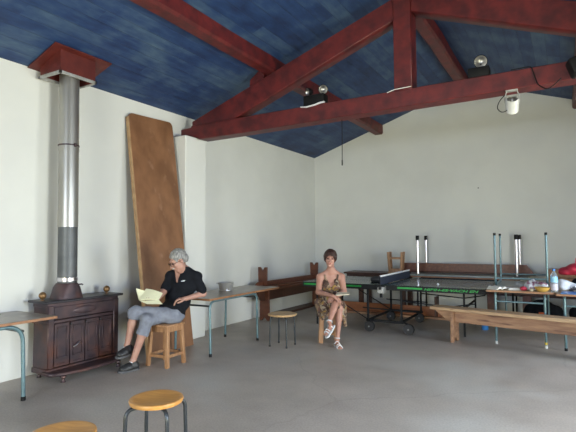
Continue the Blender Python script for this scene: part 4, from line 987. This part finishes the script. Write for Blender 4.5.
# polo shirt
F = Field(lo, hi, .006); g = .014
torso(F, J, g)
for q in 'LR':
    e_ = J['sh'+q]*.22+J['el'+q]*.78; F.cone(J['sh'+q], e_, .050+g*.6, .052+g*.6, .03)
Zt = (J['neck']-J['pelvis']).normalized()
F.plane(V3(J['pelvis']-Zt*.085), V3(-Zt)); F.cone(J['neck']-Zt*.01, J['neck']+Zt*.03, .066, .058, .02)
for q in 'LR':
    pass
front = at(178, 277, 5.70)
F.cone(at(176.5, 283, 5.775), at(177, 269, 5.83), .010, .055, .003, sub=True)
F.plane(V3(J['neck']+Zt*.045), V3(Zt))
F.noise(.0025, 34, 4)
F.boxsub((.83, 4.10, .3), (1.17, 4.44, .504))
sh = rb_(fbuild(F, 'polo_shirt', 'black_cloth', man), man)
F = Field(lo, hi, .005); F.cone(J['neck']-Zt*.015, J['neck']+Zt*.03, .074, .067, 0); F.cone(J['neck']-Zt*.05, J['neck']+Zt*.08, .064, .058, 0, sub=True); F.plane(V3(J['neck']+Zt*.035), V3(Zt)); F.plane(V3(J['neck']-Zt*.02), V3(-Zt))
F.cone(at(176.5, 282, 5.77), at(177, 266, 5.81), .01, .062, .004, sub=True); fbuild(F, 'collar', 'black_cloth', sh)
# small white chest mark
c_ = at(183.5, 281, 5.735)
# find the shirt surface in front of the camera there
def surf(o, u, v):
    dg_ = at(u, v, 1)-CAM; me = o.data
    from mathutils.bvhtree import BVHTree
    bv = BVHTree.FromPolygons([x.co for x in me.vertices], [list(p.vertices) for p in me.polygons])
    h = bv.ray_cast(CAM, dg_.normalized()); return h[0], h[1]
pt, nr = surf(sh, 183.5, 281)
if pt is not None:
    b = MB(); mm = Matrix.Translation(pt+nr*.001) @ nr.to_track_quat('Z', 'Y').to_matrix().to_4x4()
    b.box((-.030, -.006, -.002), (.012, .002, .002), .001, mat=mm); b.box((-.012, .004, -.002), (.022, .010, .002), .001, mat=mm); b.build('chest_emblem', 'white_cloth', sh)
# shorts
F = Field(lo, hi, .006)
F.ell(J['pelvis']+Vector((0, 0, -.01)), (.175, .135, .105), B, .04)
for q, ext in (('L', .14), ('R', .30)):
    e_ = J['knee'+q]*(1-ext)+J['ank'+q]*ext
    F.cone(J['hip'+q], J['knee'+q], .100, .074, .04); F.cone(J['knee'+q], e_, .072, .070, .03)
    ax = (J['ank'+q]-J['knee'+q]).normalized()
F.plane(V3(J['pelvis']+Zt*.09), V3(Zt)); F.noise(.004, 38, 9)
# hems: cut each leg square to the shin with a thick knife of its own
for q, ext in (('L', .14), ('R', .30)):
    ax = (J['ank'+q]-J['knee'+q]).normalized(); e_ = J['knee'+q]*(1-ext)+J['ank'+q]*ext
    F.cone(e_+ax*.125, e_+ax*.13, .115, .115, 0, sub=True)
F.plane((0, 0, .03), (0, 0, -1)); F.boxsub((.83, 4.10, .3), (1.17, 4.44, .504)); rb_(fbuild(F, 'shorts', 'grey_cloth', man), man)
for q, (hl, te) in {'L': (at(133.5, 352.5, 5.60), at(116.5, 358.5, 5.42)), 'R': (at(138.5, 370.5, 5.52), at(118.5, 376.0, 5.36))}.items():
    if q == 'R': hl.z = .004; te.z = .004
    up = (0, 0, 1) if q == 'R' else (J['kneeL']-J['ankL'])
    rb_(shoe('shoe', J['ank'+q], hl, te, 'shoe_black', 'shoe_sole', man, up, 1.0), man)
    b = MB(); ax = (J['knee'+q]-J['ank'+q]).normalized(); b.tube([J['ank'+q]-ax*.015, J['ank'+q]+ax*.018], [.038, .038], 16); rb_(b.build('sock', 'white_cloth', man), man)
# the booklet he reads
bo = empty('open_booklet', at(150, 298, 5.50)); tag(bo, 'open cream paged booklet lying in the lap of the seated man', 'book')
def leaf(ps, th, name, bulge=.0):
    P = [at(*p)-bo.location for p in ps]; n = (P[1]-P[0]).cross(P[3]-P[0]).normalized(); bm = bmesh.new(); N = 8
    g1 = [[bm.verts.new((P[0]*(1-i/N)+P[1]*(i/N))*(1-j/2)+(P[3]*(1-i/N)+P[2]*(i/N))*(j/2) + n*bulge*math.sin(PI*i/N)) for j in range(3)] for i in range(N+1)]
    g2 = [[bm.verts.new(v.co - n*th) for v in r_] for r_ in g1]
    for i in range(N):
        for j in range(2):
            bm.faces.new((g1[i][j], g1[i+1][j], g1[i+1][j+1], g1[i][j+1])); bm.faces.new((g2[i][j], g2[i][j+1], g2[i+1][j+1], g2[i+1][j]))
    rim = [g1[i][0] for i in range(N+1)]+[g1[N][1], g1[N][2]]+[g1[i][2] for i in range(N-1, -1, -1)]+[g1[0][1]]
    rim2 = [g2[i][0] for i in range(N+1)]+[g2[N][1], g2[N][2]]+[g2[i][2] for i in range(N-1, -1, -1)]+[g2[0][1]]
    for i in range(len(rim)): j = (i+1) % len(rim); bm.faces.new((rim[i], rim[j], rim2[j], rim2[i]))
    bmesh.ops.recalc_face_normals(bm, faces=bm.faces); m = MB(); m._add(bm); return m.build(name, 'paper', bo)
leaf([(139, 300.5, 5.47), (136, 288.5, 5.56), (145, 291, 5.58), (142, 297, 5.50)], .006, 'left_pages', .01)
leaf([(139.5, 300, 5.45), (158.5, 299.8, 5.47), (162.5, 293, 5.56), (146, 288.5, 5.62)], .010, 'right_pages', .012)
leaf([(140, 300.8, 5.45), (147, 303.8, 5.40), (162.5, 303.8, 5.42), (159, 300, 5.47)], .005, 'cover')

# ---- the woman on the small stool
wo = empty('person', (2.20, 6.44, 0)); tag(wo, 'seated short-haired woman in flowered dress and white sandals with crossed legs', 'person')
K = dict(hipL=at(336, 306, 7.06), hipR=at(324, 306, 7.12), kneeL=at(335.5, 303.5, 6.70), kneeR=at(339.5, 308.5, 6.78), ankL=at(329.5, 321.5, 6.50), ankR=at(337.5, 338, 6.70),
         waist=at(331, 296, 7.12), chest=at(331, 285, 7.12), neck=at(331, 270, 7.11), shL=at(341.5, 277, 7.11), shR=at(320, 277, 7.11),
         elL=at(344, 292, 7.0), wrL=at(335.5, 296.5, 6.76), elR=at(318.5, 292, 6.98), wrR=at(333, 296, 6.68), head=at(330.2, 259, 7.08))
K['pelvis'] = (K['hipL']+K['hipR'])/2+Vector((0, 0, .05))
feet = {'L': (at(331.5, 325, 6.56), at(325.5, 335, 6.42)), 'R': (at(336, 342.5, 6.72), at(340.5, 348.8, 6.50))}
lo, hi = bounds(list(K.values())+[feet['L'][1], feet['R'][1], at(330, 246, 7.08)], .09)
F = Field(lo, hi, .006)
BW = torso(F, K, 0, .92)
for q, sx_ in (('L', 3.6), ('R', -3.6)): F.ell(at(331+sx_, 286.5, 7.03), (.058, .055, .055), None, .03)
F.cone(K['neck']-Vector((0, 0, .03)), K['head']+Vector((0, .0, -.04)), .056, .050, .035)
for q in 'LR':
    F.cone(K['hip'+q], K['knee'+q], .080, .054, .04); mid = K['knee'+q]*.65+K['ank'+q]*.35
    F.cone(K['knee'+q], mid, .048, .049, .015); F.cone(mid, K['ank'+q], .047, .029, .015)
    F.cone(K['sh'+q], K['el'+q], .050, .043, .03); F.cone(K['el'+q], K['wr'+q], .041, .025, .015)
    hl, te = feet[q]; ax = (te-hl)
    F.cone(K['ank'+q], hl+ax*.15, .028, .026, .015); F.cone(hl+ax*.1, hl+ax*.65, .027, .026, .015); F.cone(hl+ax*.6, hl+ax*.92, .026, .018, .015)
    if q == 'R':
        pass
    up_ = Vector((0, 0, 1)) if q == 'R' else (K['kneeL']-K['ankL']).normalized()
    sd = ax.normalized().cross(up_).normalized()
    for k_ in range(5):
        o_ = sd*(k_-2)*.0125; F.cone(hl+ax*.85+o_, hl+ax*(1.03-abs(k_-1)*.02)+o_-up_*.004, .0085, .0075, .004)
hand(F, K['wrR'], (at(341, 301.5, 6.62)-K['wrR']), Vector((0, 0, -1))+vd*-.35, .92, thumb=-1, curl=(20, 30, 20))
hand(F, K['wrL'], (at(328, 300.5, 6.64)-K['wrL']), Vector((0, 0, -1))+vd*-.35, .92, thumb=1, curl=(20, 30, 20))
hfw = vd*1.0 + left*.12 + Vector((0, 0, .05)); HB2 = basis(hfw, (0.05, 0, 1)); HW = Head(K['head'], HB2, 1.03)
HW.skin(F)
F.boxsub((1.96, 6.21, .3), (2.37, 6.63, .476))
rb_(fbuild(F, 'body', 'skin_woman', wo), wo)
rb_(HW.hair('hair', 'brown_hair', wo, vol=1.9, low=.0, fr=-.006, ear=-.045), wo)
TW = Matrix.Translation(Vector(HW.c)) @ Matrix([list(HB2[i])+[0] for i in range(3)]+[[0, 0, 0, 1]]).to_4x4() @ Matrix.Scale(1.03, 4)
for q in (-1, 1):
    b = MB(); b.sphere((q*.031, -.085, .006), .0105, mat=TW, sc=(1.2, .8, .8)); rb_(b.build('eye', 'eye', wo), wo)
    b = MB(); b.tube([(q*.016, -.096, .028), (q*.032, -.095, .034), (q*.048, -.084, .028)], .0032, 6, mat=TW); rb_(b.build('eyebrow', 'brown_hair', wo), wo)
b = MB(); b.tube([(-.024, -.094, -.056), (-.01, -.104, -.060), (.01, -.104, -.060), (.024, -.094, -.056)], [.002, .005, .005, .002], 8, mat=TW); rb_(b.build('lips', 'lip', wo), wo)
# dress
F = Field(lo-.06, hi+.06, .007); g = .012
Zw = (K['neck']-K['pelvis']).normalized()
F.ell(K['chest'], (.147+g, .099+g, .142+g), BW, .03); F.ell(K['waist'], (.132+g, .11+g, .13), BW, .03)
for sx_ in (-3.6, 3.6): F.ell(at(331+sx_, 286.5, 7.03), (.066+g, .063+g, .062+g), None, .02)
F.plane(V3(at(331, 278.5, 7.03)), V3(Zw*1.0+vd*.0))
F.cone(at(331, 275, 7.06), at(331.2, 288, 6.97), .088, .012, .005, sub=True)
F.ell(K['pelvis']+Vector((0, 0, -.02)), (.195, .16, .13), BW, .04)
for q in 'LR': F.cone(K['hip'+q]-Vector((0, 0, .01)), K['knee'+q]*.82+K['hip'+q]*.18-Vector((0, 0, .012)), .098, .072, .03)
# folds hanging down on both sides and between the legs
F.cone(at(319.5, 302, 7.02), at(319.5, 316, 6.90), .075, .032, .03); F.cone(at(324, 305, 6.90), at(323, 319, 6.80), .06, .025, .03); F.cone(at(342, 305, 6.95), at(345, 325, 6.82), .065, .024, .03); F.cone(at(341, 309, 6.86), at(343, 319, 6.80), .055, .03, .03)
F.cone(at(327, 306, 6.90), at(325, 314, 6.82), .065, .035, .03); F.cone(at(334, 310, 6.93), at(339, 326, 6.90), .06, .025, .03)
F.noise(.007, 52, 5)
F.boxsub((1.98, 6.28, -.1), (2.37, 6.63, .476))
ds = rb_(fbuild(F, 'dress', 'flower', wo), wo)
b = MB()
for q, sx_ in ((1, 5.5), (-1, -5.5)):
    pass
def drape(pts, r_, name, mat, parent, body, flat=.5):
    out = []
    for (u, v) in pts:
        h = surf(body, u, v)
        if h[0] is not None: out.append(h[0]+h[1]*.004)
    if len(out) > 1: m = MB(); m.tube(out, r_, 8, flat=flat); m.build(name, mat, parent)
bod = [c for c in kids(wo) if c.name.startswith('body')][0]
drape([(324.5, 274.5), (325, 276.5), (325.6, 279), (326.5, 283)], .015, 'shoulder_strap', 'flower', ds, bod, 1)
drape([(338, 274.5), (337.6, 276.5), (337, 279), (336, 283)], .015, 'shoulder_strap', 'flower', ds, bod, 1)
# sandals
for q in 'LR':
    hl, te = feet[q]; ax = te-hl; up_ = Vector((0, 0, 1)) if q == 'R' else (K['kneeL']-K['ankL']).normalized(); a_ = ax.normalized(); up_ = (up_-a_*up_.dot(a_)).normalized(); sd = a_.cross(up_).normalized()
    b = MB(); L_ = ax.length; hl2 = hl-up_*.022
    m = Matrix([[a_[i], sd[i], up_[i], (hl2)[i]] for i in range(3)]+[[0, 0, 0, 1]])
    pts = [(-.030+(L_+.05)*t, (.026+.014*math.sin(PI*min(1, t*1.0))**.7+.006*t)*(1 if t < .93 else .72)) for t in [k/12 for k in range(13)]]
    b.prism([(x, y) for x, y in pts]+[(x, -y) for x, y in pts[::-1]], -.024, -.004, 'z', bev=.003, mat=m); so = b.build('sandal', 'white_leather', wo); rb_(so, wo)
    for (t, rr) in ((.62, .034), (.82, .036), (.22, .036)):
        c = hl+ax*t; b = MB(); b.tube([c-up_*.022+sd*rr, c+up_*.006+sd*(rr-.003), c+up_*.029+sd*.016, c+up_*.033, c+up_*.029-sd*.016, c+up_*.006-sd*(rr-.003), c-up_*.022-sd*rr], .011, 8, flat=.45); b.build('strap', 'white_leather', so)
    c = K['ank'+q]; axl = (K['knee'+q]-c).normalized(); s1 = axl.cross(a_).normalized(); s2 = axl.cross(s1)
    b = MB(); b.tube([c+s1*.034*math.cos(t)+s2*.034*math.sin(t) for t in [2*PI*k/16 for k in range(17)]], .008, 8); b.build('ankle_strap', 'white_leather', so)
# magazine in her hands
mg = empty('folded_magazine', at(342, 294, 6.70)); tag(mg, 'folded cream magazine held in the crossed hands of the seated woman', 'magazine')
P = [at(336, 294.8, 6.62)-mg.location, at(349.5, 294.2, 6.66)-mg.location, at(349.5, 292.4, 6.78)-mg.location, at(337, 292.0, 6.76)-mg.location]
b = MB(); b._add(quadslab(P[0], P[1], P[2], P[3], .012)); b.build('pages', 'cream_cover', mg)
